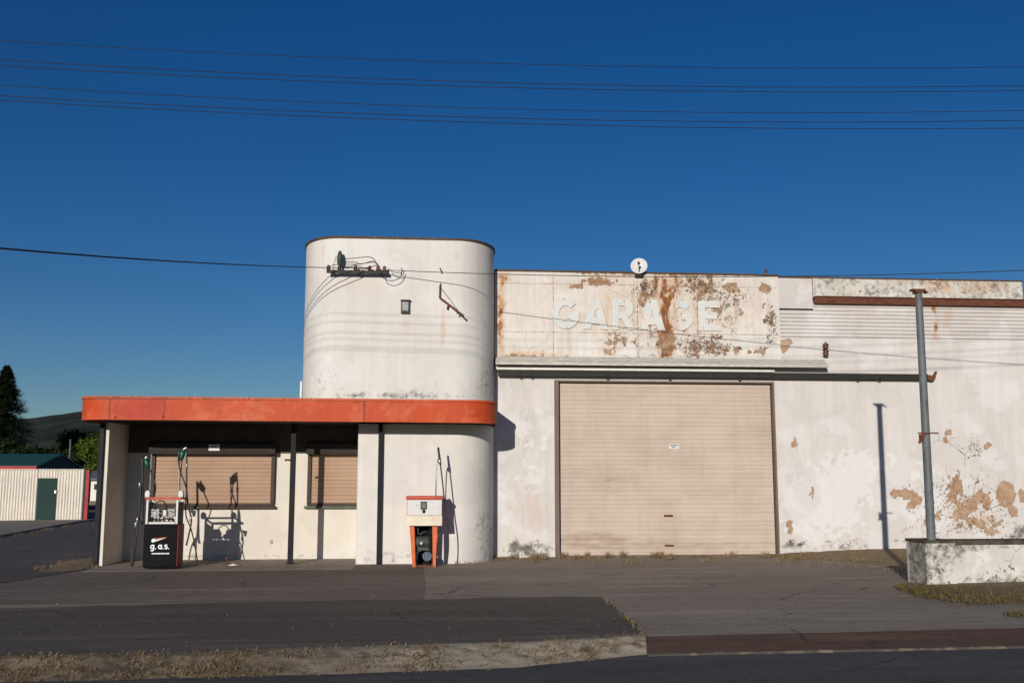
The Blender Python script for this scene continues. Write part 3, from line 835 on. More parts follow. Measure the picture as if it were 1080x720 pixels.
# the wall stops at the door opening; one mesh, its panels butt end to end
mb = MB()
WX0, WX1 = wallx(515), wallx(1110)
gridwall(mb, WX0, DX0-.085, -.1, GZ(385), YG, .045, .3)
gridwall(mb, DX1+.05, WX1, -.1, GZ(335), YG, .045, .3)
gridwall(mb, DX0-.085, DX1+.05, ZD+.03, GZ(385), YG, .1, .3)
mb.build('wall', MAT['wall'], gar, m1=gm1, m2=gm2)
# building body behind the front
ZR = GZ(318)
mb = MB(); mb.box(WX0, WX1, YG+.32, YG+16, 0, ZR-.1); mb.build('body', MAT['board'], gar, m1=masks(), m2=masks())
mb = MB(); mb.prism([(YG+.32, ZR-.1), (YG+8.2, ZR+.1), (YG+16.3, ZR-.1), (YG+16.3, ZR-.06), (YG+8.2, ZR+.14), (YG+.32, ZR-.06)], 'x', WX0-.1, WX1+.1)
mb.build('roof', MAT['grey_metal'], gar)
# sign panel
pm1 = masks(
    a=blobs([(528,330,6,62,.95),(640,330,3,45,.5),(668,320,2.5,40,.6),(694,330,3,45,.8),(713,325,3,42,.7),(735,330,2.5,40,.6),(752,320,3,36,.6),(776,330,2.5,44,.55),(795,330,2,40,.45),(600,345,2,36,.35),(700,325,125,45,.22,.4),(560,330,40,45,.12),(531,296,8,14,.9),(703,330,10,80,1,.5),(692,300,6,26,.95),(714,300,8,28,.8),(700,358,12,22,.7),(742,300,30,22,.35),(610,300,60,9,.30),(680,305,14,26,.5),(560,374,45,6,.6),(640,368,22,12,.4),(770,305,22,12,.35),(645,291,40,5,.5)]),
    b=blobs([(632,297,28,8,.74),(608,302,24,4,.7),(642,371,13,8,.8),(652,358,22,10,.6),(704,362,14,15,.8),(680,312,12,22,.78),(741,305,22,20,.74),(773,304,16,10,.8),(724,300,12,16,.5),(668,362,12,8,.6),(795,372,20,5,.6),(720,350,12,8,.5),
             (807,305,10,10,.85),(812,337,11,14,.5),(690,352,14,14,.6),(758,325,9,12,.62),(768,340,14,10,.45),(735,362,34,14,.46),(640,288,60,4,.6),(775,370,14,9,.5),(560,375,50,3,.62),(730,290,80,4,.62),(770,330,45,40,.22),(806,370,10,8,.5)]),
    c=blobs([(560,330,40,40,.35),(640,350,40,16,.3),(790,350,30,22,.35)]),
    d=blobs([(680,330,20,40,.35),(700,375,110,4,.5),(740,305,30,20,.4)]))
pm2 = masks(a=blobs([(745,366,44,16,1,.5),(700,365,50,16,.8),(650,362,30,12,.7),(685,305,28,26,1),(760,320,55,42,.85),(690,345,110,36,.55),(560,330,45,45,.3),(620,340,60,50,.35),(812,340,16,36,1),(740,300,40,22,.95),(540,360,14,12,.3)]),
            b=blobs([(690,330,90,48,.75),(790,335,40,45,.7),(560,350,45,30,.5),(560,300,30,12,.5)]))
PX0, PX1 = wallx(521), wallx(821, 330); PZ0, PZ1 = GZ(379), GZ(289.5)
mb = MB(); gridwall(mb, PX0, PX1, PZ0, PZ1, YG-.05, .04, .35); sp_ = mb.build('sign_panel', MAT['panel'], gar, m1=pm1, m2=pm2)
# sheet joints of the panel, tiny raised cover strips
mb = MB()
for x in (583.5, 672.3, 735.6):
    q = onY(x, 330, YG-.05).x; mb.box(q-.006, q+.006, YG-.056, YG-.0505, PZ0+.02, PZ1-.02)
mb.box(PX0+.02, PX1-.02, YG-.055, YG-.0505, GZ(352.3), GZ(351.8))
mb.box(PX0+.02, PX1-.02, YG-.055, YG-.0505, GZ(302), GZ(301.6))
mb.build('joint_strip', MAT['panel'], sp_, m1=masks(a=lambda x,y: .4), m2=masks(a=lambda x,y: .9, b=lambda x,y: .0))
# letters
def arc2(cx, cy, rx, ry, a0, a1, n=14): return [(cx+rx*math.cos(R(a0+(a1-a0)*k/n)), cy+ry*math.sin(R(a0+(a1-a0)*k/n))) for k in range(n+1)]
GLYPH = {
 'G': [arc2(.5,.5,.5,.5,42,322,26)+[(.97,.30),(1,.54),(.54,.54),(.54,.34),(.70,.34)]+arc2(.5,.5,.23,.27,318,42,20)],
 'A': [[(0,0),(.31,1),(.69,1),(1,0),(.70,0),(.65,.17),(.35,.17),(.30,0)], [(.42,.38),(.58,.38),(.5,.68)]],
 'R': [[(0,0),(0,1),(.55,1)]+arc2(.58,.69,.36,.31,85,-70,10)+[(1,0),(.68,0),(.44,.36),(.31,.36),(.31,0)], [(.31,.58),(.31,.79),(.52,.79)]+arc2(.54,.685,.10,.105,80,-80,6)+[(.52,.58)]],
 'E': [[(0,0),(0,1),(1,1),(1,.77),(.33,.77),(.33,.62),(.86,.62),(.86,.39),(.33,.39),(.33,.23),(1,.23),(1,0)]]}
def letter_obj(ch, x0, x1, z0, z1, Y, thick, parent):
    cu = bpy.data.curves.new('glyph', 'CURVE'); cu.dimensions = '2D'; cu.fill_mode = 'BOTH'; cu.extrude = thick/2
    for sp in GLYPH[ch]:
        q = cu.splines.new('POLY'); q.points.add(len(sp)-1); q.use_cyclic_u = True
        for i, (u, v) in enumerate(sp): q.points[i].co = ((x1-x0)*u, (z1-z0)*v, 0, 1)
    o = bpy.data.objects.new('glyph', cu); COL.objects.link(o); bpy.context.view_layer.update()
    me = bpy.data.meshes.new_from_object(o.evaluated_get(bpy.context.evaluated_depsgraph_get())); bpy.data.objects.remove(o); bpy.data.curves.remove(cu)
    pw = Vector(parent['_w'])
    for v in me.vertices: v.co = Vector((x0+v.co.x, Y-thick/2-v.co.z, z0+v.co.y))-pw
    me.materials.clear(); me.materials.append(MAT['letter']); me.materials.append(MAT['letter_edge']); me.update()
    for p in me.polygons: p.use_smooth = False; p.material_index = 0 if abs(p.normal.y) > .7 else 1
    o = bpy.data.objects.new('letter', me); COL.objects.link(o); o.parent = parent; return o
for ch, xa, xb in (('G',582,611),('A',615,641),('R',645,669),('A',674.5,701),('G',704,731.5),('E',736,759.5)):
    l = letter_obj(ch, onY(xa,332,YG-.06).x, onY(xb,332,YG-.06).x, Z_(670,347.8,YG-.06), Z_(670,316,YG-.06), YG-.0505, .028, gar)
    l['label'] = 'pale blue peeling letter %s' % ch
# faint little ghost marks below the letters are left to the flaking paint
# capping along the top
mb = MB(); mb.box(PX0, PX1+.01, YG-.075, YG+.3, PZ1+.001, PZ1+.04); mb.box(PX1+.012, wallx(1077.5, 300), YG-.065, YG+.3, PZ1-.03, PZ1+.005)
mb.build('capping', MAT['cap'], gar)
# flat board right of the sign
mb = MB(); gridwall(mb, PX1+.002, wallx(856, 310), GZ(325.5,840), PZ1-.031, YG-.035, .06, .33)
mb.build('flat_panel', MAT['board'], gar, m1=masks(a=blobs([(850,300,4,12,.2)])), m2=masks())
# horizontal weatherboards
mb = MB(); BX1 = WX1-.02; zb0, zb1 = GZ(356.5,950), GZ(321,950); nb = 9
hb = (zb1-zb0)/nb
for k in range(nb):
    a = zb0+k*hb
    xs = PX1+.004 if a+hb < GZ(325.5,840)+.02 else wallx(856, 310)+.006
    nx = 150; b = len(mb.v); pr = [(a, YG-.002), (a+.002, YG-.038), (a+hb*.78, YG-.016), (a+hb, YG-.004)]
    for z, y in pr:
        for i in range(nx+1): mb.v.append((xs+(BX1-xs)*i/nx, y, z))
    for j in range(3):
        for i in range(nx):
            q = b+j*(nx+1)+i; mb.f.append((q, q+1, q+nx+2, q+nx+1)); mb.mi.append(0); mb.sm.append(False)
mb.build('weatherboards', MAT['board'], gar, m1=gm1, m2=masks(a=blobs([(985,330,12,20,.6)])))
# parapet and brown flashing
par1 = masks(a=blobs([(985,300,22,14,.6),(1040,303,40,10,.4),(1000,296,80,3,.6)]), b=blobs([(1030,305,50,8,.3),(985,302,10,9,.55),(930,308,60,4,.3)]), d=lambda x, y: .40+.3*noise.noise(Vector((x*.05, y*.08, 0))))
mb = MB(); gridwall(mb, wallx(856.6, 305), wallx(1077, 305), GZ(315.5,960), PZ1-.031, YG-.05, .04, .35)
mb.build('parapet', MAT['parapet'], gar, m1=par1, m2=masks(a=lambda x, y: .45, b=lambda x,y: .4))
mb = MB(); mb.box(wallx(857, 318)-.0, WX1, YG-.13, YG-.052, GZ(322.5,960), GZ(315.8,960)); mb.box(wallx(857, 318)+.002, WX1, YG-.16, YG-.05, GZ(315.7,960), GZ(314.8,960))
mb.build('beam', MAT['rust_beam'], gar, bevel=.005)
# ledge over the door
zl0, zl1 = GZ(387.5), GZ(377.5); LXa, LXb = wallx(521.5), X_(874, YG-.3, 385)
mb = MB(); mb.prism([(YG-.052, zl1), (YG-.30, zl0+.05), (YG-.30, zl0), (YG-.27, zl0+.0), (YG-.27, zl0+.035), (YG-.053, zl0+.04)], 'x', LXa, LXb)
mb.build('ledge', MAT['flashing'], gar, bevel=.003)
mb = MB(); mb.box(LXa, wallx(815, 390), YG-.12, YG-.002, GZ(391.8), GZ(388.6)); mb.build('head_trim', MAT['white_trim'], gar)
# sliding rail
zr0, zr1 = GZ(398.5), GZ(392.6); q1 = X_(984, YG-.16, 396)
mb = MB(); mb.box(wallx(525), q1-.12, YG-.17, YG-.055, zr0, zr1); rl = mb.build('rail', MAT['black'], gar, bevel=.006)
for x in (548, 560, 640, 706, 780, 905, 928):
    mb = MB(); q = X_(x, YG-.16, 396); mb.box(q-.03, q+.03, YG-.182, YG-.171, zr0-.02, zr0+.035)
    mb.build('rail_clip', MAT['dark_steel'], rl)
mb = MB(); mb.prism([(q1-.12,zr0+.0),(q1-.12,zr1-.01),(q1+.02,zr1-.03),(q1+.09,zr1+.07),(q1+.11,zr1+.06),(q1+.06,zr0+.02),(q1+.0,zr0-.02)], 'y', YG-.15, YG-.08)
mb.build('rail_end', MAT['rust'], rl)
# door frame + roller door
mb = MB(); mb.box(wallx(585), DX0, YG-.06, YG+.2, -.02, ZD+.03); mb.box(DX1, wallx(819.5), YG-.03, YG+.2, -.02, ZD+.03); 
mb.box(DX0+.001, DX1-.001, YG-.02, YG+.2, ZD-.01, ZD+.03)
mb.build('door_frame', MAT['brown_wood'], gar, bevel=.006)
mb = MB(); slats(mb, DX0+.03, DX1-.02, .0, ZD-.03, YG+.10, .0925, .009)
rd = mb.build('roller_door', MAT['door'], gar, m1=masks(a=blobs([(625,570,45,11,1,.3),(700,575,130,8,.95),(655,505,20,8,.4),(745,520,30,10,.35),(600,490,14,90,.35),(810,450,10,60,.3),(700,412,120,8,.25)]),
      c=blobs([(689,504.5,1.8,1.1,1),(652,507,2,1,.7),(672,510,1.4,1,.7),(740,515,2,.8,.5),(640,513,2,.8,.6),(706,544,4,1.2,.9),(642,506,1.2,1,.8)])))
mb = MB(); xa, xb = X_(706, YG+.08), X_(717, YG+.08); mb.box(xa, xb, YG+.072, YG+.0855, Z_(711,473.6,YG+.08), Z_(711,467.8,YG+.08)); nt2 = mb.build('notice', MAT['white'], rd)
for yy, a, b in ((469.4,707.5,715.5),(471.6,709,713)):
    mb = MB(); mb.box(X_(a,YG+.07), X_(b,YG+.07), YG+.068, YG+.0715, Z_(711,yy+.35,YG+.07), Z_(711,yy-.35,YG+.07)); mb.build('lettering', MAT['pump_black'], rd)
for x, y in ((705,543.5),(706,575)):
    q = onY(x, y, YG+.085); mb = MB(); mb.tube([q+Vector((-.08,.01,0)), q+Vector((-.07,-.045,0)), q+Vector((.07,-.045,0)), q+Vector((.08,.01,0))], .011, 8); mb.box(q.x-.1, q.x+.1, q.y-.004, q.y+.006, q.z-.02, q.z+.02)
    mb.build('handle', MAT['rust'], rd)
mb = MB(); mb.box(DX0+.03, DX1-.02, YG+.07, YG+.11, -.0, .05); mb.build('bottom_bar', MAT['brown_wood'], rd)

# ------------------------------------------------------------ fittings on the buildings
# satellite dish
q = onY(674, 281, YG-.12)
dish = thing('satellite_dish', (q.x, YG, PZ1+.04), 'small round off-white satellite dish on the garage roof edge', 'satellite dish')
ax = Vector((-.25, -1, .22)).normalized(); prof = [(.002,0),(.06,.006),(.12,.024),(.165,.048),(.185,.062),(.185,.068),(.165,.056),(.12,.034),(.06,.016),(.002,.010)]
mb = MB(); mb.lathe(q-ax*.03, ax, prof, 28); mb.build('reflector', MAT['white'], dish)
mb = MB(); mb.tube([q+Vector((0,0,-.17)), q+ax*.19+Vector((0,0,-.02))], .010, 8); mb.lathe(q+ax*.16+Vector((0,0,-.01)), ax, [(.02,0),(.032,.02),(.032,.06),(.02,.07)], 10)
mb.build('receiver', MAT['green_gray'], dish)
mb = MB(); mb.tube([q-ax*.03, q-ax*.09+Vector((0,0,-.05)), (q.x, YG-.02, PZ1+.03), (q.x, YG-.10, PZ1-.06)], .017, 8); mb.box(q.x-.09, q.x+.09, YG-.13, YG-.077, PZ1-.09, PZ1+.03)
mb.build('bracket', MAT['black'], dish)
# small finial on the parapet
q = onY(808, 289, YG)
mb = MB(); mb.lathe((q.x, YG, PZ1+.04), (0,0,1), [(.035,0),(.02,.02),(.03,.05),(.042,.07),(.028,.10),(.012,.13),(.004,.15)], 12)
tag(mb.build('insulator', MAT['porcelain']), 'small dark porcelain insulator standing alone on the garage parapet', 'insulator')
# twin porcelain insulator beside the sign
q = onY(871, 368, YG-.14)
ins = thing('wall_insulator', (q.x, YG, q.z), 'dark red double porcelain insulator beside the GARAGE sign', 'insulator')
mb = MB(); mb.tube([q+Vector((0,.14,0)), q], .014, 8); mb.tube([q+Vector((0,0,.17)), q+Vector((0,0,-.15))], .010, 6); mb.build('bracket', MAT['rust'], ins)
for dz in (.065, -.085):
    mb = MB(); mb.lathe(q+Vector((0,0,dz-.06)), (0,0,1), [(.045,0),(.07,.02),(.05,.05),(.05,.065),(.072,.09),(.05,.12),(.02,.13)], 16); mb.build('insulator_body', MAT['porcelain'], ins)
# wall lamp box on tower
q = onY(427.5, 324, YT)
lamp = thing('wall_light', (q.x, YT, q.z), 'small square grey wall light high on the white tower', 'wall light')
x0, x1, z0, z1 = X_(423,YT,324), X_(432.3,YT,324), Z_(427,331,YT), Z_(427,317.5,YT)
mb = MB(); mb.box(x0, x1, YT-.05, YT, z0, z1); mb.build('housing', MAT['brown_steel'], lamp, bevel=.008)
mb = MB(); mb.box(x0+.025, x1-.025, YT-.075, YT-.0505, z0+.05, z1-.025); mb.build('lens', MAT['lens'], lamp, bevel=.012)
mb = MB(); mb.box(x0-.01, x1+.01, YT-.10, YT-.0, z1+.001, z1+.018); mb.build('hood', MAT['grey_metal'], lamp)
# crossbar with insulators on tower
YB = YT-.16
A, B = onY(344.5, 286, YB), onY(409, 286, YB)
bar = thing('insulator_bar', (A.x, YT, A.z), 'dark steel crossbar with a row of insulators on the tower', 'insulator bar')
mb = MB(); mb.box(A.x, B.x, YB-.03, YB+.03, A.z-.035, A.z+.025)
for f in (.12, .52, .92): mb.box(A.x+(B.x-A.x)*f-.02, A.x+(B.x-A.x)*f+.02, YB, YT, A.z-.05, A.z-.01)
mb.build('crossbar', MAT['black'], bar, bevel=.004)
def insul(x, dz=.02, h=.11, r=.042):
    q = onY(x, 285, YB); mb = MB()
    mb.lathe((q.x, YB-.01, A.z+dz), (0,0,1), [(.012,0),(r,.01),(r*1.05,.03),(r*.6,.045),(r*.85,.06),(r*.9,.08),(r*.5,h-.01),(.01,h)], 14)
    mb.build('insulator_body', MAT['porcelain'], bar)
for x in (346.5, 358, 375, 390, 398.5, 405.5): insul(x)
q = onY(358.3, 277, YB); mb = MB(); mb.lathe((q.x, YB, A.z+.10), (0,0,1), [(.012,0),(.028,.04),(.055,.07),(.058,.16),(.05,.24),(.03,.31),(.01,.33)], 14); mb.build('fuse_holder', MAT['green_gray'], bar)
mb = MB()
def loop(pxs, Y0=YB-.05, r=.0075):
    P = [onY(x, y, Y0-(.04*math.sin(i*1.3))) for i, (x, y) in enumerate(pxs)]; out = []
    for i in range(len(P)-1):
        p0 = P[max(i-1,0)]; p1 = P[i]; p2 = P[i+1]; p3 = P[min(i+2,len(P)-1)]
        for k in range(6):
            t = k/6; out.append(.5*((2*p1)+(p2-p0)*t+(2*p0-5*p1+4*p2-p3)*t*t+(-p0+3*p1-3*p2+p3)*t**3))
    out.append(P[-1]); mb.tube(out, r, 6)
loop([(358,273.5),(372,272.5),(388,271),(395,274),(398,281)]); loop([(361,276),(375,276.5),(381,278.5),(393,275.5),(398.5,280)])
loop([(346,282),(355,279),(366,282),(375,279.5),(384,282.5),(391,281)]); loop([(402,287),(404,293),(412,296),(420,294),(423.5,289),(424,284)])
loop([(353,287),(352,279),(355,270)], r=.006); loop([(409,283),(415,287),(423,288)])
mb.build('jumper_wire', MAT['wire'], bar)
# hook and rusty bracket
q = onY(423, 287, YT-.05)
mb = MB(); mb.tube([(q.x, YT+.01, q.z-.02), (q.x, YT-.09, q.z-.03), (q.x+.02, YT-.12, q.z), (q.x+.01, YT-.10, q.z+.08)], .009, 6)
tag(mb.build('wall_hook', MAT['rust']), 'small dark wire hook just right of the insulator crossbar', 'hook')
q = onY(465, 285, YT-.05)
mb = MB(); mb.tube([(q.x-.02, YT-.03, q.z+.05), (q.x, YT-.06, q.z), (q.x+.03, YT+.01, q.z-.07)], .012, 6)
tag(mb.build('wall_hook', MAT['rust']), 'dark wire hook above the rusty bent bracket on the tower', 'hook')
P3 = lambda x, y, Y=YT-.06: onY(x, y, Y)
br = thing('rusty_bracket', tuple(onY(464,313,YT)), 'rusty bent steel bracket sticking out of the white tower', 'bracket')
mb = MB(); mb.tube([P3(465,299,YT+.01), P3(464,301), P3(463.6,313), P3(463.8,314)], .014, 6); mb.tube([P3(463.6,313.5,YT+.01), P3(464,314), P3(476,323), P3(489,333,YT-.22)], .019, 6)
mb.tube([P3(473,321), P3(471.5,326)], .016, 6); mb.tube([P3(483,328.5,YT-.15), P3(482,331,YT-.15)], .014, 6); mb.build('arm', MAT['rust'], br)
mb = MB(); mb.tube([P3(465,304), P3(474,315), P3(484,329,YT-.16)], .006, 5); mb.build('stay_wire', MAT['wire'], br)

# ------------------------------------------------------------ overhead cables
def parab(pts):
    """least squares z = a + b x + c x^2"""
    n = len(pts); S = [sum(p[0]**k for p in pts) for k in range(5)]; T = [sum(p[1]*p[0]**k for p in pts) for k in range(3)]
    Mx = Matrix(((S[0],S[1],S[2]),(S[1],S[2],S[3]),(S[2],S[3],S[4]))); return Mx.inverted() @ Vector(T)
WY = 12.2
def vplane(x, y, a, dr):
    """where the line of sight meets the upright plane through a along dr: (distance from a, height)"""
    r = ray(x, y); den = r.x*dr.y-r.y*dr.x; t = ((a.x-CAM.x)*dr.y-(a.y-CAM.y)*dr.x)/den; p = CAM+r*t
    return ((p-a).xy.length, p.z)
wp = [[(0,43),(360,61.7),(720,70.8),(900,72.5),(1080,70.5)], [(0,63.5),(360,81.3),(720,91),(900,92.9),(1080,90)], [(0,69.5),(360,87),(720,95.8),(900,97.5),(1080,95.5)],
      [(0,90),(360,109),(720,118),(900,119.6),(1080,116.3)], [(0,101),(360,119.3),(720,127.6),(900,129.6),(1080,126.7)], [(0,106),(360,124),(720,134),(900,136.5),(1080,135)]]
wl = ['highest of the six overhead cables crossing the sky', 'second highest cable, upper line of the upper close pair', 'third highest cable, lower line of the upper close pair',
      'fourth highest cable, alone above the lowest close pair', 'fifth highest cable, upper line of the lowest close pair', 'lowest of the six overhead cables crossing the sky']
for k, pl in enumerate(wp):
    Y = WY+(.0, .12, -.1, .1, -.05, .15)[k]
    c = parab([(onY(x, y, Y).x, onY(x, y, Y).z) for x, y in pl])
    pts = [(x, Y, c[0]+c[1]*x+c[2]*x*x) for x in [-30+i*60/90 for i in range(91)]]
    mb = MB(); mb.tube(pts, .0040 if k in (0,3) else .0045, 6); tag(mb.build('power_line', MAT['wire']), wl[k], 'power line', 'overhead power lines')
# four service cables that come in from the left to the crossbar
for k, (xa, lab) in enumerate(((346.5,'leftmost'),(358,'second'),(375,'third'),(390,'rightmost'))):
    a = Vector((onY(xa,285,YB).x, YB-.05, A.z+.07)); b = onY(0, 262.0+k*.5, 15.6+.12*k); c = onY(165, 272.5+k*.3, 17.6+.2*k)
    dr = (b-a).xy.normalized()
    cc = parab([(0, a.z)]*3+[vplane(x, y, a, dr) for x, y in ((0,261.8+k*.4),(80,267.5+k*.3),(160,273+k*.2),(240,278.5),(300,281.8),(320,282.6))])
    pts = [(a.x+dr.x*t, a.y+dr.y*t, cc[0]+cc[1]*t+cc[2]*t*t) for t in [i*.25 for i in range(57)]]
    mb = MB(); mb.tube(pts, .0075, 6)
    tag(mb.build('service_cable', MAT['wire']), 'service cable from the left to the %s insulator on the tower crossbar' % ('leftmost' if k == 0 else ('second', 'third', 'fourth')[k-1]), 'service cable', 'service cables at the left of the tower')
# cable that leaves the crossbar to the right
a = Vector((onY(407,285,YB).x, YB-.05, Z_(407,285.5,YB))); e = (onY(1080, 284.3, 16.9), onY(900, 290.8, 17.75), onY(663, 291, 18.9), onY(520,288.5,19.6))
dr = (e[0]-a).xy.normalized()
cc = parab([(0, a.z)]*3+[vplane(x, y, a, dr) for x, y in ((520,288.5),(663,291),(900,290.8),(960,289.8),(1080,284.3))])
pts = [(a.x+dr.x*t, a.y+dr.y*t, cc[0]+cc[1]*t+cc[2]*t*t) for t in [i*.3 for i in range(60)]]
mb = MB(); mb.tube(pts, .0075, 6); tag(mb.build('service_cable', MAT['wire']), 'thin service cable running right from the tower across the GARAGE sign', 'service cable')

# ------------------------------------------------------------ low wall and pipe post at the right
c0 = onZ(978, 617.5, 0); c1 = onZ(1003, 617, 0)
LY = c0.y; LXs = c0.x; LXm = X_(1003, LY); LZ = Z_(990, 572.5, LY); LD = .62
lw = thing('low_wall', (LXs, LY, 0), 'low mossy white masonry wall with thick end pillar beside the driveway', 'low wall')
lm1 = masks(b=blobs([(990,600,14,30,.35),(1050,600,40,8,.4)]), c=blobs([(1030,590,25,22,.6)]), d=blobs([(985,595,26,50,.55,.5),(969,595,13,60,.75,.3),(1000,576,60,10,.8),(1005,580,18,20,.7),(1060,612,60,9,.7),(1050,575,60,6,.5)]))
lm2 = masks(a=blobs([(988,598,26,44,.62,.3),(1060,605,60,16,.8)]), b=lambda x, y: .45)
mb = MB(); gridwall(mb, LXs, LXm, -.05, LZ, LY, .03, LD)
nx = 20
mb2 = MB()
b = len(mb.v)
for j in range(24):
    for i in range(21): mb.v.append((LXs-.003, LY+LD*i/20, -.05+(LZ+.05)*j/23))
for j in range(23):
    for i in range(20):
        q = b+j*21+i; mb.f.append((q, q+1, q+22, q+21)); mb.mi.append(0); mb.sm.append(False)
mb.build('pillar', MAT['lowwall'], lw, m1=lm1, m2=lm2)
mb = MB(); gridwall(mb, LXm+.002, LXm+7, -.05, LZ-.03, LY+.10, .05, .3); mb.build('wall_section', MAT['lowwall'], lw, m1=lm1, m2=lm2)
mb = MB(); mb.box(LXs-.02, LXm+.01, LY-.02, LY+LD+.02, LZ, LZ+.045); mb.box(LXm+.011, LXm+7, LY+.06, LY+.46, LZ-.03, LZ+.04)
mb.build('coping', simple('mossy_coping', (.075,.062,.045), .95, var=.5, scale=8, bump=.6, dirt=(.33,.29,.22), dirt_thr=.66), lw, bevel=.012)
PYb = LY+.13
pb, ptp = onY(982.3, 570, PYb), onY(968.6, 307, PYb)
pole = thing('pipe_post', (pb.x, PYb, 0), 'leaning tall grey steel pipe post behind the low wall pillar', 'post')
mb = MB(); d = (ptp-pb); pts = [pb-d*.12+d*1.12*k/24 for k in range(25)]
mb.tube(pts, [.070-.012*k/24 for k in range(25)], 16); mb.build('pipe', MAT['grey_metal'], pole)
mb = MB(); z = ptp.z; mb.box(ptp.x-.13, ptp.x+.10, PYb-.06, PYb+.06, z+.001, z+.03); mb.prism([(ptp.x+.06, z+.03),(ptp.x+.16,z-.02),(ptp.x+.14,z-.04),(ptp.x+.06,z)], 'y', PYb-.05, PYb+.05)
mb.prism([(ptp.x-.07,z+.001),(ptp.x-.07,z-.04),(ptp.x+.05,z-.04),(ptp.x+.05,z+.001)], 'y', PYb-.075, PYb+.075)
mb.build('cap_plate', MAT['rust'], pole, bevel=.004)
q = onY(977, 456.5, PYb-.09); mb = MB(); mb.tube([q+Vector((-.13,.02,0)), q+Vector((.0,0,0)), q+Vector((.2,.0,.0))], .013, 6); mb.box(q.x-.12, q.x-.06, q.y-.02, q.y+.02, q.z-.15, q.z-.02)
mb.tube([q+Vector((-.02,0,.0)), q+Vector((-.13,0,-.16))], .022, 6); mb.build('clamp', MAT['rust'], pole)

# ------------------------------------------------------------ fuel pump, black, at the left
YP = 19.32
pl = thing('fuel_pump', (X_(169, YP), YP+.2, .03), 'black fuel pump with exposed mechanism, red top and green nozzles', 'fuel pump', 'old fuel pumps')
L = lambda x, y, Y=YP: onY(x, y, Y)
xa, xb = X_(151.3, YP, 570), X_(186.8, YP, 570); zt = Z_(170, 552.5, YP)
mb = MB(); mb.box(xa, xb, YP, YP+.46, .055, zt); mb.build('cabinet', MAT['pump_black'], pl, bevel=.012)
mb = MB(); mb.box(xa+.02, xb-.01, YP+.03, YP+.43, .03, .054); mb.build('plinth', MAT['pump_black'], pl)
mb = MB(); mb.box(xb+.001, xb+.016, YP+.005, YP+.455, .06, zt-.01); mb.build('side_panel', MAT['pump_red'], pl, bevel=.004)
zt2 = Z_(170, 526.5, YP)
for x, yy in ((xa+.035, YP+.01), (xb-.03, YP+.01), (xa+.035, YP+.42), (xb-.03, YP+.42)):
    mb = MB(); mb.box(x-.019, x+.019, yy, yy+.04, zt+.001, zt2); mb.build('upright', MAT['white'], pl, bevel=.004)
mb = MB(); mb.box(xa, xb+.05, YP-.02, YP+.05, zt2, zt2+.04); mb.box(xa, xa+.04, YP+.05, YP+.44, zt2, zt2+.03); mb.box(xb+.01, xb+.05, YP+.05, YP+.44, zt2, zt2+.03); mb.box(xa, xb+.05, YP+.44, YP+.48, zt2, zt2+.035)
mb.build('top_rail', MAT['pump_redtop'], pl, bevel=.006)
for x in (xa+.018, xb-.010):
    mb = MB(); mb.box(x-.005, x+.005, YP+.052, YP+.418, zt+.001, zt2-.05); mb.build('side_plate', MAT['green_gray'], pl)
mb = MB(); mb.box(xa+.07, xb-.06, YP+.02, YP+.40, zt+.002, zt+.04); mb.build('tray', MAT['white'], pl, bevel=.004)
MAT['meter'] = simple('grey_meter_casting', (.45,.46,.44), .5, var=.35, scale=14, dirt=(.06,.05,.045), dirt_thr=.52)
for x0_, x1_ in ((159.5,168.2), (176.2,184.6)):
    a_, b_ = X_(x0_, YP+.08, 540), X_(x1_, YP+.08, 540)
    mb = MB(); z0_, z1_ = Z_(170,545,YP+.08), Z_(170,536.5,YP+.08)
    mb.box(a_, b_, YP+.08, YP+.24, z0_, z1_)
    for k in range(3):
        for j in range(2): mb.lathe((a_+(k+.5)*(b_-a_)/3, YP+.08, z0_+.045+j*.075), (0,-1,0), [(.024,0),(.024,.018),(.012,.022)], 10)
    mt = mb.build('meter', MAT['meter'], pl, bevel=.004)
    mb = MB(); mb.box(a_+.02, b_-.02, YP+.10, YP+.2, z1_+.001, z1_+.035); mb.build('counter', MAT['glass_dark'], mt)
mb = MB()
for s in range(7):
    x = xa+.1+s*.078; mb.tube([(x, YP+.12, zt+.05), (x+.02*math.sin(s*2), YP+.06+.02*(s % 3), zt+.10+.02*(s % 2)), (x+.03, YP+.14, zt+.17)], .016, 7)
mb.tube([L(159,547,YP+.03), L(168,548.2,YP+.0), L(176,546.5,YP+.04), L(184,548,YP+.03)], .018, 8)
mb.tube([L(163,537,YP+.05), L(164,531,YP+.04), L(168,527.8,YP+.03), L(173,528.5,YP+.04), L(175.5,533,YP+.05), L(176,539,YP+.06)], .012, 8)
mb.lathe(L(171.5,541,YP+.05), (0,-1,0), [(.05,0),(.055,.03),(.03,.05)], 14)
mb.build('pipework', MAT['rubber'], pl)
mb = MB(); q = L(173.8, 541, YP+.02); mb.box(q.x-.03, q.x+.03, YP-.0, YP+.06, q.z-.05, q.z+.06); mb.build('junction_box', MAT['cream_rust'], pl, bevel=.006)
for x in (156, 191):
    q = L(x, 521, YP+.34); mb = MB(); mb.prism([(q.x-.045, zt2+.035),(q.x+.045, zt2+.035),(q.x+.05,q.z+.02),(q.x+.03,q.z+.07),(q.x-.02,q.z+.075),(q.x-.045,q.z+.03)], 'y', YP+.29, YP+.39); mb.build('nozzle_boot', MAT['white'], pl, bevel=.012)
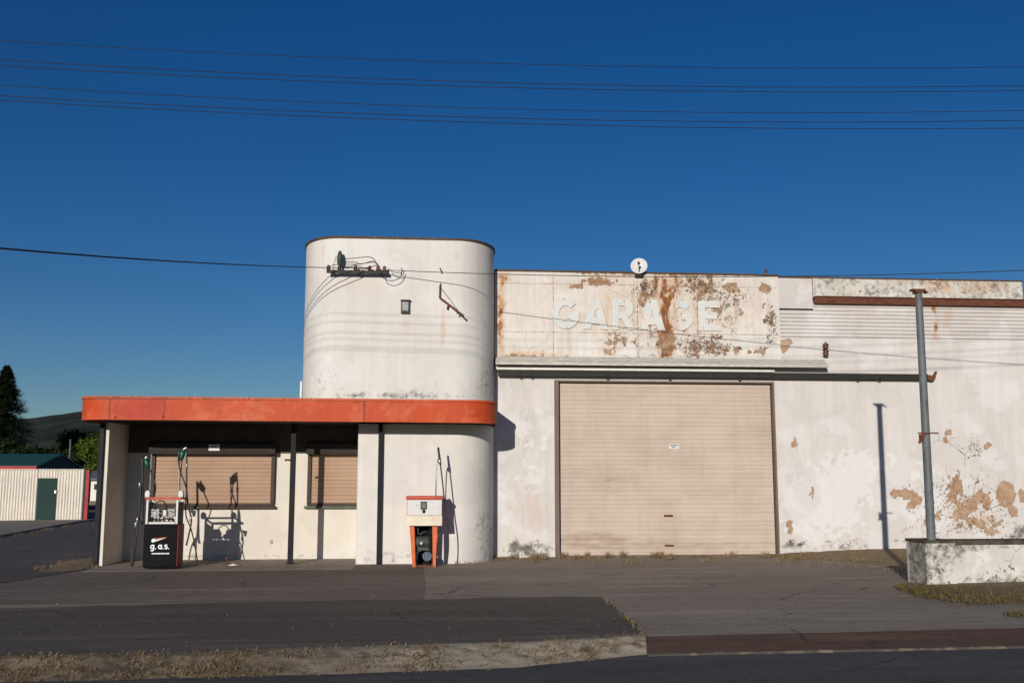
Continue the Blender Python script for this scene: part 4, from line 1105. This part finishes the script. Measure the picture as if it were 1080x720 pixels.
# emblem and lettering
g = MB(); g.face([L(159.6,570.8,YP-.003), L(161.2,571.8,YP-.003), L(176.2,566.4,YP-.003), L(161.2,567.9,YP-.003), L(159.8,569.2,YP-.003)]); 
g.prism([(p.x, p.z) for p in (L(159.6,570.6),L(161.2,571.7),L(176.4,566.3),L(161.2,567.8),L(159.8,569.2))], 'y', YP-.004, YP-.001)
g.f = g.f[1:]; g.mi = g.mi[1:]; g.sm = g.sm[1:]
g.build('emblem', MAT['white_letter'], pl)
g = MB(); g.prism([(p.x, p.z) for p in (L(164,567.2),L(176.4,566.0),L(176.3,566.45),L(163,569.0))], 'y', YP-.007, YP-.0045); g.build('emblem_tip', MAT['pump_redtop'], pl)
gx0, gx1, gz0, gz1 = L(159.6,577).x, L(178.4,577).x, Z_(168,580.6,YP), Z_(168,573.8,YP)
def ribbon(mb, pts, w, Y0, Y1, sx, sz, ox, oz):
    P = [Vector((ox+x*sx, oz+z*sz)) for x, z in pts]; A_, B_ = [], []
    for i, p in enumerate(P):
        d = (P[min(i+1, len(P)-1)]-P[max(i-1, 0)]).normalized(); n_ = Vector((-d.y, d.x))*w/2; A_.append(p+n_); B_.append(p-n_)
    for i in range(len(P)-1):
        mb.prism([tuple(A_[i]), tuple(A_[i+1]), tuple(B_[i+1]), tuple(B_[i])], 'y', Y0, Y1)
def arc(cx, cy, rx, ry, a0, a1, n=12): return [(cx+rx*math.cos(R(a0+(a1-a0)*k/n)), cy+ry*math.sin(R(a0+(a1-a0)*k/n))) for k in range(n+1)]
U = (gz1-gz0)/1.35; mb = MB(); W_ = (gx1-gx0); y0_, y1_ = YP-.005, YP-.001
sk = [0]
def put(strokes, ox):
    mb = MB()
    for st in strokes:
        sk[0] += 1; ribbon(mb, st, U*.25, y0_-sk[0]*.0005, y1_, U, U, ox, gz0+U*.35)
    mb.build('letter', MAT['white_letter'], pl)
put([arc(.42,.5,.30,.36,0,360,16), [(.74,.95),(.74,-.05)]+arc(.42,-.05,.32,.24,0,-150,8)], gx0-.02)
put([[(1.05,.12),(1.2,.12)]], gx0-.02)
put([arc(.42,.5,.30,.36,0,360,16), [(.74,.95),(.74,.0)], [(1.0,.12),(1.16,.12)]], gx0+W_*.37)
put([arc(.40,.70,.26,.19,30,270,8)+arc(.40,.30,.28,.20,90,-150,8), [(.9,.12),(1.06,.12)]], gx0+W_*.72)
mb = MB(); 
xq = L(160,583).x
random.seed(3)
while xq < L(177.6,583).x:
    ww = random.uniform(.02, .05); mb.box(xq, xq+ww, YP-.004, YP-.001, Z_(168,584,YP), Z_(168,582.7,YP)); xq += ww+.008
mb.build('small_print', MAT['white_letter'], pl)
def cat(P, k=8):
    P = [Vector(p) for p in P]; out = []
    for i in range(len(P)-1):
        p0 = P[max(i-1,0)]; p1 = P[i]; p2 = P[i+1]; p3 = P[min(i+2,len(P)-1)]
        for j in range(k):
            t = j/k; out.append(.5*((2*p1)+(p2-p0)*t+(2*p0-5*p1+4*p2-p3)*t*t+(-p0+3*p1-3*p2+p3)*t**3))
    out.append(P[-1]); return out
def nozzle(parent, top, bottom, Y, mat):
    """hand nozzle hanging upright: grip, lever guard and spout"""
    a = onY(*top, Y); b = onY(*bottom, Y); d = (b-a); L_ = d.length
    mb = MB(); mb.tube([a, a+d*.2, a+d*.45, a+d*.75, b], [.030, .052, .060, .048, .024], 10)
    o = mb.build('nozzle', mat, parent)
    mb = MB(); s = Vector((.055, 0, 0)); mb.tube(cat([a+d*.15, a+s+d*.3, a+s*1.15+d*.6, b+s*.2]), .009, 6); mb.build('guard', MAT['steel'], o)
    mb = MB(); mb.tube(cat([a+d*.1, a-d*.12+Vector((.02,0,0)), a-d*.22+Vector((.055,0,-.01))]), [.021]*16+[.015], 8); mb.build('spout', MAT['steel'], o)
YN = YP+.34
nozzle(pl, (153.2,483.5), (157.4,494), YN, MAT['green'])
nozzle(pl, (193.4,474), (190.8,485.5), YN, MAT['green'])
def hose(parent, pxs, r=.015, name='hose', mat=None):
    mb = MB(); mb.tube(cat([onY(x, y, Y) for x, y, Y in pxs]), r, 8); return mb.build(name, mat or MAT['rubber'], parent)
hose(pl, [(150.2,482,YN),(150.2,510,YN),(150,545,YN),(149.6,552,YN-.05)], .024, 'mast')
hose(pl, [(157.4,493,YN),(161,502,YN),(164,511,YN-.02),(163.5,519,YN),(161.5,526,YN+.03)], .014)
hose(pl, [(148.6,513,YN-.04),(147.6,530,YN-.05),(145.6,548,YN-.06),(143.5,570,YN-.08),(140.6,593,YN-.05),(138.6,594.5,YN),(139.4,575,YN+.03),(143,556,YN+.03),(147.5,546,YN)], .014)
for x, y in ((147.4,511),(145,548),(143.2,553)):
    q = onY(x, y, YN-.05); mb = MB(); mb.lathe(q+Vector((0,0,-.05)), (0,0,1), [(.012,0),(.026,.02),(.02,.05),(.028,.07),(.012,.10)], 10); mb.build('swivel', MAT['steel'], pl)
hose(pl, [(188.8,524,YN),(188.9,505,YN),(189.1,485,YN),(188.4,477,YN)], .009, 'mast', MAT['steel'])
hose(pl, [(191,485,YN-.02),(189,478,YN-.02),(188,484,YN-.03),(190,496,YN-.03),(194,507,YN-.03),(197.2,518,YN-.03),(198,530,YN-.02)], .013)
hose(pl, [(192,484,YN),(191,495,YN),(189.6,505,YN),(189.4,516,YN),(190,523,YN+.01)], .012)
hose(pl, [(196.4,474,YN),(196.9,484,YN),(196.8,500,YN),(197,520,YN),(199,535,YN),(201.8,548,YN),(199.5,562,YN-.02),(196.5,575,YN-.03)], .016)
hose(pl, [(197,515,YN+.02),(196,530,YN+.02),(196.5,545,YN+.03),(201,556,YN+.04),(205,572,YN+.06),(208.5,592,YN+.1)], .012)
for x, y in ((196.9,491),(201,547)):
    q = onY(x, y, YN); mb = MB(); mb.lathe(q+Vector((0,0,-.05)), (0,0,1), [(.012,0),(.028,.02),(.02,.05),(.03,.07),(.012,.10)], 10); mb.build('swivel', MAT['steel'], pl)
q = onY(203.5, 541, YN); mb = MB(); mb.tube([q+Vector((-.04,0,.05)), q+Vector((.02,0,.02)), q+Vector((.02,0,-.06))], [.02,.045,.02], 8); mb.build('breakaway', MAT['green_gray'], pl)

# ------------------------------------------------------------ fuel pump, orange and white, by the tower
YQ = 19.45
pr_ = thing('fuel_pump', (X_(447, YQ), YQ+.2, 0), 'rusty orange and white fuel pump with open base beside the tower', 'fuel pump', 'old fuel pumps')
Q = lambda x, y, Y=YQ: onY(x, y, Y)
x0, x1 = X_(428.5,YQ,540), X_(467,YQ,540); zb, zm, zh = Z_(447,554,YQ), Z_(447,543.8,YQ), Z_(447,526.5,YQ)
mb = MB(); mb.box(x0+.01, x1-.01, YQ+.012, YQ+.45, zb+.02, zh); mb.build('housing', MAT['pump_orange'], pr_, bevel=.008)
mb = MB(); mb.box(x0-.01, x1+.015, YQ-.03, YQ+.47, zh+.001, zh+.065); mb.build('top_cover', MAT['pump_redtop'], pr_, bevel=.014)
mb = MB(); mb.box(x0+.02, x1-.02, YQ-.008, YQ+.011, zm+.01, zh-.006); mb.build('dial_panel', MAT['white'], pr_, bevel=.004)
mb = MB(); mb.prism([(YQ-.008, zm+.004), (YQ-.05, zb+.01), (YQ-.05, zb), (YQ+.011, zb), (YQ+.011, zm+.004)], 'x', x0+.0, x1-.012); mb.build('lower_panel', MAT['cream_rust'], pr_, bevel=.004)
mb = MB(); mb.box(X_(444,YQ), X_(450.6,YQ), YQ-.016, YQ-.009, Z_(447,537,YQ), Z_(447,528.6,YQ)); dg = mb.build('dial', MAT['glass_dark'], pr_)
mb = MB()
for k in range(3): mb.box(X_(445,YQ), X_(449.6,YQ), YQ-.019, YQ-.0165, Z_(447,531.3+k*2.1,YQ), Z_(447,530.3+k*2.1,YQ))
mb.build('dial_window', MAT['lens'], dg)
mb = MB(); q = Q(447,539); mb.lathe((q.x, YQ-.009, q.z), (0,-1,0), [(.035,0),(.035,.008),(.01,.012)], 14); mb.build('lock', MAT['black'], pr_)
for (ta, tb, ba, bb) in ((432,437,435,438.4), (456,461.4,456.6,459.6)):
    for yy in (YQ+.03, YQ+.38):
        mb = MB(); A_ = [(X_(ta,YQ,555), zb-.001), (X_(tb,YQ,555), zb-.001), (X_(bb,YQ,590), .0), (X_(ba,YQ,590), .0)]
        mb.prism(A_, 'y', yy, yy+.05); mb.build('leg', MAT['pump_orange'], pr_, bevel=.005)
mb = MB(); mb.box(X_(437.5,YQ+.2), X_(456,YQ+.2), YQ+.40, YQ+.42, .02, zb+.018); mb.build('back_panel', MAT['pump_black'], pr_)
mb = MB(); mb.box(X_(436,YQ), X_(459.5,YQ), YQ+.04, YQ+.40, .0, .03); mb.build('base_plate', MAT['rust'], pr_)
mb = MB(); q = Q(447,571,YQ+.2); mb.lathe((q.x-.17, YQ+.2, q.z), (1,0,0), [(.03,0),(.10,.02),(.11,.06),(.11,.24),(.09,.28),(.04,.30),(.03,.34)], 18)
for k in range(5): mb.lathe((q.x-.09+k*.045, YQ+.2, q.z), (1,0,0), [(.118,0),(.118,.012)], 18)
mb.box(q.x-.12, q.x+.12, YQ+.12, YQ+.3, q.z-.16, q.z-.1); mb.build('motor', MAT['green_gray'], pr_)
mb = MB(); q = Q(450.6,586.3,YQ+.06); mb.lathe(q, (0,-1,0), [(.03,-.03),(.085,-.02),(.09,0),(.09,.02),(.06,.02),(.055,.005),(.02,.0),(.02,.03),(.005,.03)], 20); mb.build('pulley', simple('blue_grey_iron',(.10,.13,.17),.5), pr_)
mb = MB(); q = Q(444.5,572.5,YQ+.07); mb.lathe(q, (0,-1,0), [(.03,0),(.032,.02),(.01,.028)], 12); mb.build('plug', simple('pale_pink_cap',(.62,.42,.38),.6), pr_)
mb = MB(); mb.tube(cat([Q(441,556,YQ+.1),Q(442,563,YQ+.06),Q(450,560,YQ+.05),Q(453,566,YQ+.08),Q(452,578,YQ+.1)]), .016, 8); mb.tube(cat([Q(440,590,YQ+.1),Q(441,582,YQ+.07),Q(445,580,YQ+.06)]), .02, 8)
mb.tube([Q(453.5,556,YQ+.12),Q(453.5,592,YQ+.12)], .015, 8); mb.build('pipework', MAT['rubber'], pr_)
YR = YQ+.15
mb = MB(); mb.tube([Q(459.6,524,YR), Q(460,505,YR), Q(460.8,489,YR), Q(462,484,YR)], .011, 8); mb.build('mast', MAT['steel'], pr_)
mb = MB(); mb.tube([Q(462.2,471.5,YR), Q(462.9,478,YR), Q(464,486,YR), Q(464.6,490,YR)], [.02,.022,.026,.02], 8); nz_ = mb.build('nozzle', MAT['rubber'], pr_)
mb = MB(); mb.lathe(Q(463.6,489,YR), (0,0,1), [(.015,0),(.034,.015),(.028,.05),(.034,.07),(.012,.10)], 10); mb.build('swivel', MAT['steel'], nz_)
hose(pr_, [(464.4,489,YR),(466,502,YR),(467.4,515,YR),(468.6,526,YR),(470,540,YR),(472.6,560,YR),(473,578,YR),(471.6,592,YR)], .013)
mb = MB(); q = Q(464,522,YR); mb.prism([(q.x-.035,zh+.066),(q.x+.04,zh+.066),(q.x+.035,q.z+.02),(q.x,q.z+.075),(q.x-.025,q.z+.03)], 'y', YR-.05, YR+.05); mb.build('nozzle_boot', MAT['white'], pr_, bevel=.008)
# debris by the kiosk
q = onZ(239, 594, .035)
mb = MB(); mb.box(q.x-.04, q.x+.04, q.y-.04, q.y+.04, .035, .05); mb.tube([(q.x,q.y,.05),(q.x,q.y,.13)], .018, 8); mb.lathe((q.x,q.y,.12),(0,0,1),[(.03,0),(.035,.02),(.01,.04)],10)
tag(mb.build('ground_cap', MAT['rust']), 'short rusty pipe stub standing on the concrete by the black pump', 'pipe stub')
q = onZ(246, 596, .035)
mb = MB(); base = []
for k in range(9):
    t = 2*PI*k/9; base.append((q.x+.12*math.cos(t)*random.uniform(.7,1.1), q.y+.05*math.sin(t)*random.uniform(.7,1.1)))
i = len(mb.v); mb.v += [(x, y, .037) for x, y in base]+[(q.x,q.y,.07)]
for k in range(9): mb.f.append((i+k, i+(k+1) % 9, i+9)); mb.mi.append(0); mb.sm.append(False)
mb.f.append(tuple(range(i+8, i-1, -1))); mb.mi.append(0); mb.sm.append(False)
tag(mb.build('litter', MAT['white_trim']), 'crumpled scrap of pale litter on the concrete by the pipe stub', 'litter')

# ------------------------------------------------------------ shed, fence and houses at far left
YF = 41.0
fx = lambda x: X_(x, YF)
fn = thing('corrugated_fence', (fx(50), YF, 0), 'cream corrugated iron wall with green door and red end post', 'corrugated wall')
ztop = Z_(60, 495.3, YF)
def corr(mb, xa, xb, z0, z1, Y, pitch=.09, amp=.022, slope=0):
    n = int((xb-xa)/pitch*8); b = len(mb.v)
    for z in (z0, z1):
        for i in range(n+1):
            x = xa+(xb-xa)*i/n; mb.v.append((x, Y+amp*math.sin(2*PI*(x-xa)/pitch), z))
    for i in range(n): mb.f.append((b+i, b+i+1, b+n+2+i, b+n+1+i)); mb.mi.append(0); mb.sm.append(True)
MAT['corr'] = simple('cream_corrugated_iron', (.68,.63,.55), .6, var=.12, stretch=(6,6,.4), scale=3, dirt=(.34,.24,.16), dirt_thr=.6)
mb = MB(); corr(mb, fx(-90), fx(40.5), 0, ztop, YF, .11, .030); corr(mb, fx(61), fx(89), 0, ztop, YF, .11, .030); corr(mb, fx(40.5), fx(61), Z_(50,504,YF), ztop, YF, .11, .030)
mb.build('sheeting', MAT['corr'], fn)
MAT['dkgreen'] = simple('dark_green_paint', (.006,.030,.025), .7, var=.15)
MAT['dkgreen_roof'] = simple('dark_green_roof_iron', (.018,.070,.052), .5, var=.2)
MAT['redtrim'] = simple('dark_red_paint', (.36,.022,.030), .6)
mb = MB(); mb.box(fx(40.6), fx(61), YF-.03, YF+.03, .02, Z_(50,504,YF)); dr_ = mb.build('door', MAT['dkgreen'], fn, bevel=.01)
mb = MB(); q = onY(58.7,518.5,YF-.03); mb.box(q.x-.03, q.x+.03, YF-.08, YF-.031, q.z-.05, q.z+.06); mb.build('handle', MAT['steel'], dr_)
mb = MB(); mb.box(fx(89.2), fx(91.3), YF-.05, YF+.05, 0, ztop+.02); mb.build('green_post', MAT['dkgreen'], fn); mb = MB(); mb.box(fx(91.5), fx(95), YF-.08, YF+.08, 0, ztop); mb.build('red_post', MAT['redtrim'], fn)
mb = MB(); mb.box(fx(-90), fx(89), YF-.05, YF+.05, ztop, ztop+.03); mb.build('capping', MAT['corr'], fn)
# green roofed building behind
HX1 = X_(38, YF+.6); HY0, HY1 = YF+.6, YF+6.0; zr_e = Z_(20, 492.6, HY0); zrid = Z_(40, 479.5, (HY0+HY1)/2)
hs = thing('green_roof_building', (HX1-6, HY0+2, 0), 'low building with dark green iron roof behind the corrugated wall', 'building')
HXe = X_(38.5, HY0)
mb = MB(); mb.box(HX1-16, HXe-.1, HY0+.15, HY1-.15, 0, zr_e); mb.build('wall', MAT['corr'], hs)
yc = (HY0+HY1)/2
mb = MB()
for k in (0, 1):
    ya = HY0 if k == 0 else HY1
    mb.prism([(ya, zr_e), (yc, zrid), (yc, zrid+.05), (ya, zr_e+.06)], 'x', HX1-16, HXe)
mb.build('roof', MAT['dkgreen_roof'], hs)
mb = MB(); mb.prism([(HY0+.02, zr_e-.02), (HY1-.02, zr_e-.02), (yc, zrid-.01)], 'x', HXe-.12, HXe-.04); mb.build('gable', MAT['dkgreen'], hs)
mb = MB(); mb.box(HX1-16, HXe, HY0-.06, HY0-.005, zr_e-.14, zr_e+.045); mb.build('fascia', MAT['redtrim'], hs)
# pale house seen between fence and kiosk
yh = 62
hp = thing('pale_house', (X_(104,yh), yh, 0), 'small pale house seen between the red post and the kiosk', 'house')
hx0 = X_(96.5, yh)
mb = MB(); mb.box(hx0, hx0+7, yh, yh+6, 0, Z_(100,506,yh)); mb.build('wall', MAT['white_trim'], hp)
mb = MB(); z_ = Z_(100,506,yh); mb.prism([(yh-.3, z_), (yh+3, z_+.8), (yh+6.3, z_), (yh+6.3, z_+.1), (yh+3, z_+.92), (yh-.3, z_+.1)], 'x', hx0-.3, hx0+7.3); mb.build('roof', MAT['grey_metal'], hp)
mb = MB(); mb.box(hx0+.2, hx0+1.0, yh-.04, yh, Z_(100,516,yh), Z_(100,510,yh)); mb.build('window', MAT['glass_dark'], hp)
mb = MB(); y2 = 55; mb.box(X_(94,y2), X_(110,y2), y2-.5, y2+.0, 0, Z_(100,528,y2)); tag(mb.build('garden_wall', MAT['brown_wood']), 'dark low garden wall behind the red post', 'wall')

# ------------------------------------------------------------ trees
def leaves(mb, cols, c, rx, ry, rz, n, size, shape=None, clump=None):
    cl = clump or []
    for _ in range(n):
        if cl:
            b = random.choice(cl); v = Vector((random.gauss(0,1), random.gauss(0,1), random.gauss(0,1))).normalized()*random.random()**.45
            p = Vector(b[0])+Vector((v.x*b[1], v.y*b[1], v.z*b[1]*.8))
        else:
            v = Vector((random.gauss(0,1), random.gauss(0,1), random.gauss(0,1))).normalized()*random.random()**.4
            p = Vector(c)+Vector((v.x*rx, v.y*ry, v.z*rz))
        a = Vector((random.gauss(0,1), random.gauss(0,1), random.gauss(0,.6))).normalized(); b2 = a.orthogonal().normalized()
        b2 = Matrix.Rotation(random.uniform(0,PI), 3, a) @ b2; s = size*random.uniform(.6,1.4); i = len(mb.v)
        mb.v += [tuple(p-a*s), tuple(p+b2*s*.5), tuple(p+a*s), tuple(p-b2*s*.5)]; mb.f.append((i,i+1,i+2,i+3)); mb.mi.append(0); mb.sm.append(False)
        r = random.random(); g_ = random.random()*.5 if random.random() < .3 else 0; cols += [r, g_, 0, 1]*4
def crown_obj(mb, cols, mat, parent):
    mb.keep = True; o = mb.build('crown', mat, parent); at = o.data.color_attributes.new('m1', 'FLOAT_COLOR', 'POINT'); at.data.foreach_set('color', cols); return o
# conifer
yt = 80.0; tp = onY(7.3, 389.5, yt); H = tp.z+.25
tr = thing('conifer_tree', (tp.x, yt, 0), 'tall narrow dark conifer rising behind the green roof', 'tree')
mb = MB(); mb.tube([(tp.x, yt, 0), (tp.x+.05, yt, H*.5), (tp.x, yt, H)], [.28,.16,.02], 10); mb.build('trunk', MAT['bark'], tr)
mb = MB(); cols = []
for k in range(800):
    t = random.random()**.8; z = 1.0+(H-1.0)*t; rr = (3.7*(1-t)**.85)*(1+.22*noise.noise(Vector((z*1.3, k, 0))))*random.uniform(.6,1.16)+.05; a = random.uniform(0, 2*PI)
    d = Vector((math.cos(a), math.sin(a), 0))
    for m_ in range(75):
        s = random.random()**.7; p = Vector((tp.x, yt, z))+d*rr*s+Vector((random.gauss(0,.13), random.gauss(0,.13), random.gauss(0,.09)-.28*s*s*rr+.12*s))*(.25+.75*min(1, (1-t)*4))
        if p.z > H: p.z = H-random.random()*.9
        ax = (d+Vector((random.gauss(0,.4), random.gauss(0,.4), random.gauss(-.2,.4)))).normalized(); u = ax.cross(Vector((0,0,1))).normalized()*.05; L_ = random.uniform(.1,.26); i = len(mb.v)
        mb.v += [tuple(p-u), tuple(p+u), tuple(p+ax*L_)]; mb.f.append((i,i+1,i+2)); mb.mi.append(0); mb.sm.append(False); cols += [random.random(), random.random()*.5, 0, 1]*3
crown_obj(mb, cols, MAT['conifer'], tr)
def tree(name, px, ptop, Y, rw, label, mat, n=5000, leaf=.14):
    q = onY(px, ptop, Y); H = q.z; t = thing(name, (q.x, Y, 0), label, 'tree')
    mb = MB(); mb.tube([(q.x, Y, 0), (q.x+.1, Y, H*.35), (q.x, Y, H*.75)], [.18,.12,.04], 8)
    cl = []
    for k in range(16):
        a = random.uniform(0, 2*PI); r = rw*random.uniform(.1,.75); z = H*random.uniform(.38,.84); cl.append(((q.x+r*math.cos(a), Y+r*math.sin(a), z), rw*random.uniform(.28,.5)))
        mb.tube([(q.x, Y, H*.3), cl[-1][0]], [.06,.02], 5)
    mb.build('trunk', MAT['bark'], t); m2 = MB(); c = []; leaves(m2, c, None, 0, 0, 0, n, leaf, clump=cl); crown_obj(m2, c, mat, t)
tree('leafy_tree', 84, 449, 88, 3.0, 'dark green round tree beyond the roof gable', MAT['leaf_dark'], 9000, .16)
tree('leafy_tree', 103, 455, 70, 1.5, 'bright yellow-green tree just left of the kiosk post', MAT['leaf_bright'], 6500, .13)
tree('leafy_tree', 66, 464, 76, 2.2, 'low dark tree rising just above the roof gable', MAT['leaf_dark'], 6000, .14)
tree('leafy_tree', 30, 463, 70, 2.6, 'dark bushy tree directly right of the conifer foot', MAT['conifer'], 8000, .15)
tree('leafy_tree', -14, 455, 74, 3.0, 'dark bushy tree at the left edge below the conifer', MAT['conifer'], 6000, .15)
# slim pale pole near the trees
q = onY(73.5, 478, 66); mb = MB(); mb.tube([(q.x, 66, 0), (q.x, 66, Z_(73.5,463,66))], .05, 8); tag(mb.build('pole', MAT['grey_metal']), 'slim grey pole standing between the far trees', 'pole')

# ------------------------------------------------------------ hills
def hill_mat():
    t = NT('hill_bush')
    n = t.noise(.03, 8, .65); c = t.mix(t.rng(n, .4, .6), (.038,.050,.048), (.072,.083,.070))
    n2 = t.noise(.07, 9, .7); c = t.mix(t.rng(n2, .60, .68, 0, .7), c, (.17,.165,.13))
    t.bump(t.noise(.12, 8, .7), 1.0, 6)
    return t.out(c, 1.0, 0, 0)
sky_px = [(-500,470),(-200,452),(0,444),(27,442.5),(45,440),(62,438),(88,434),(130,431),(200,440),(400,470),(700,492),(1000,497),(1600,500)]
mb = MB(); NXh, NYh = 300, 40
for j in range(NYh+1):
    Y = 260+j*13
    for i in range(NXh+1):
        px = -500+2100*i/NXh; zc = onY(px, interp_px(sky_px, px), 700).z; x = X_(px, 260+520*j/NYh*1.0)
        p = Vector((x, Y, 0)); t = j/NYh
        h = zc*math.sin(min(1, t*1.18)*PI*.5)**1.5*(.97) if t < .85 else zc
        e = noise.fractal(Vector((x*.012, Y*.012, 0)), 1.0, 2.1, 5)*5*min(1, t*3)*max(0.25, 1-t)
        mb.v.append((x, Y, (h+e) if j else -2))
for j in range(NYh):
    for i in range(NXh):
        k = j*(NXh+1)+i; mb.f.append((k, k+1, k+NXh+2, k+NXh+1)); mb.mi.append(0); mb.sm.append(True)
structure(mb.build('hills', hill_mat()))
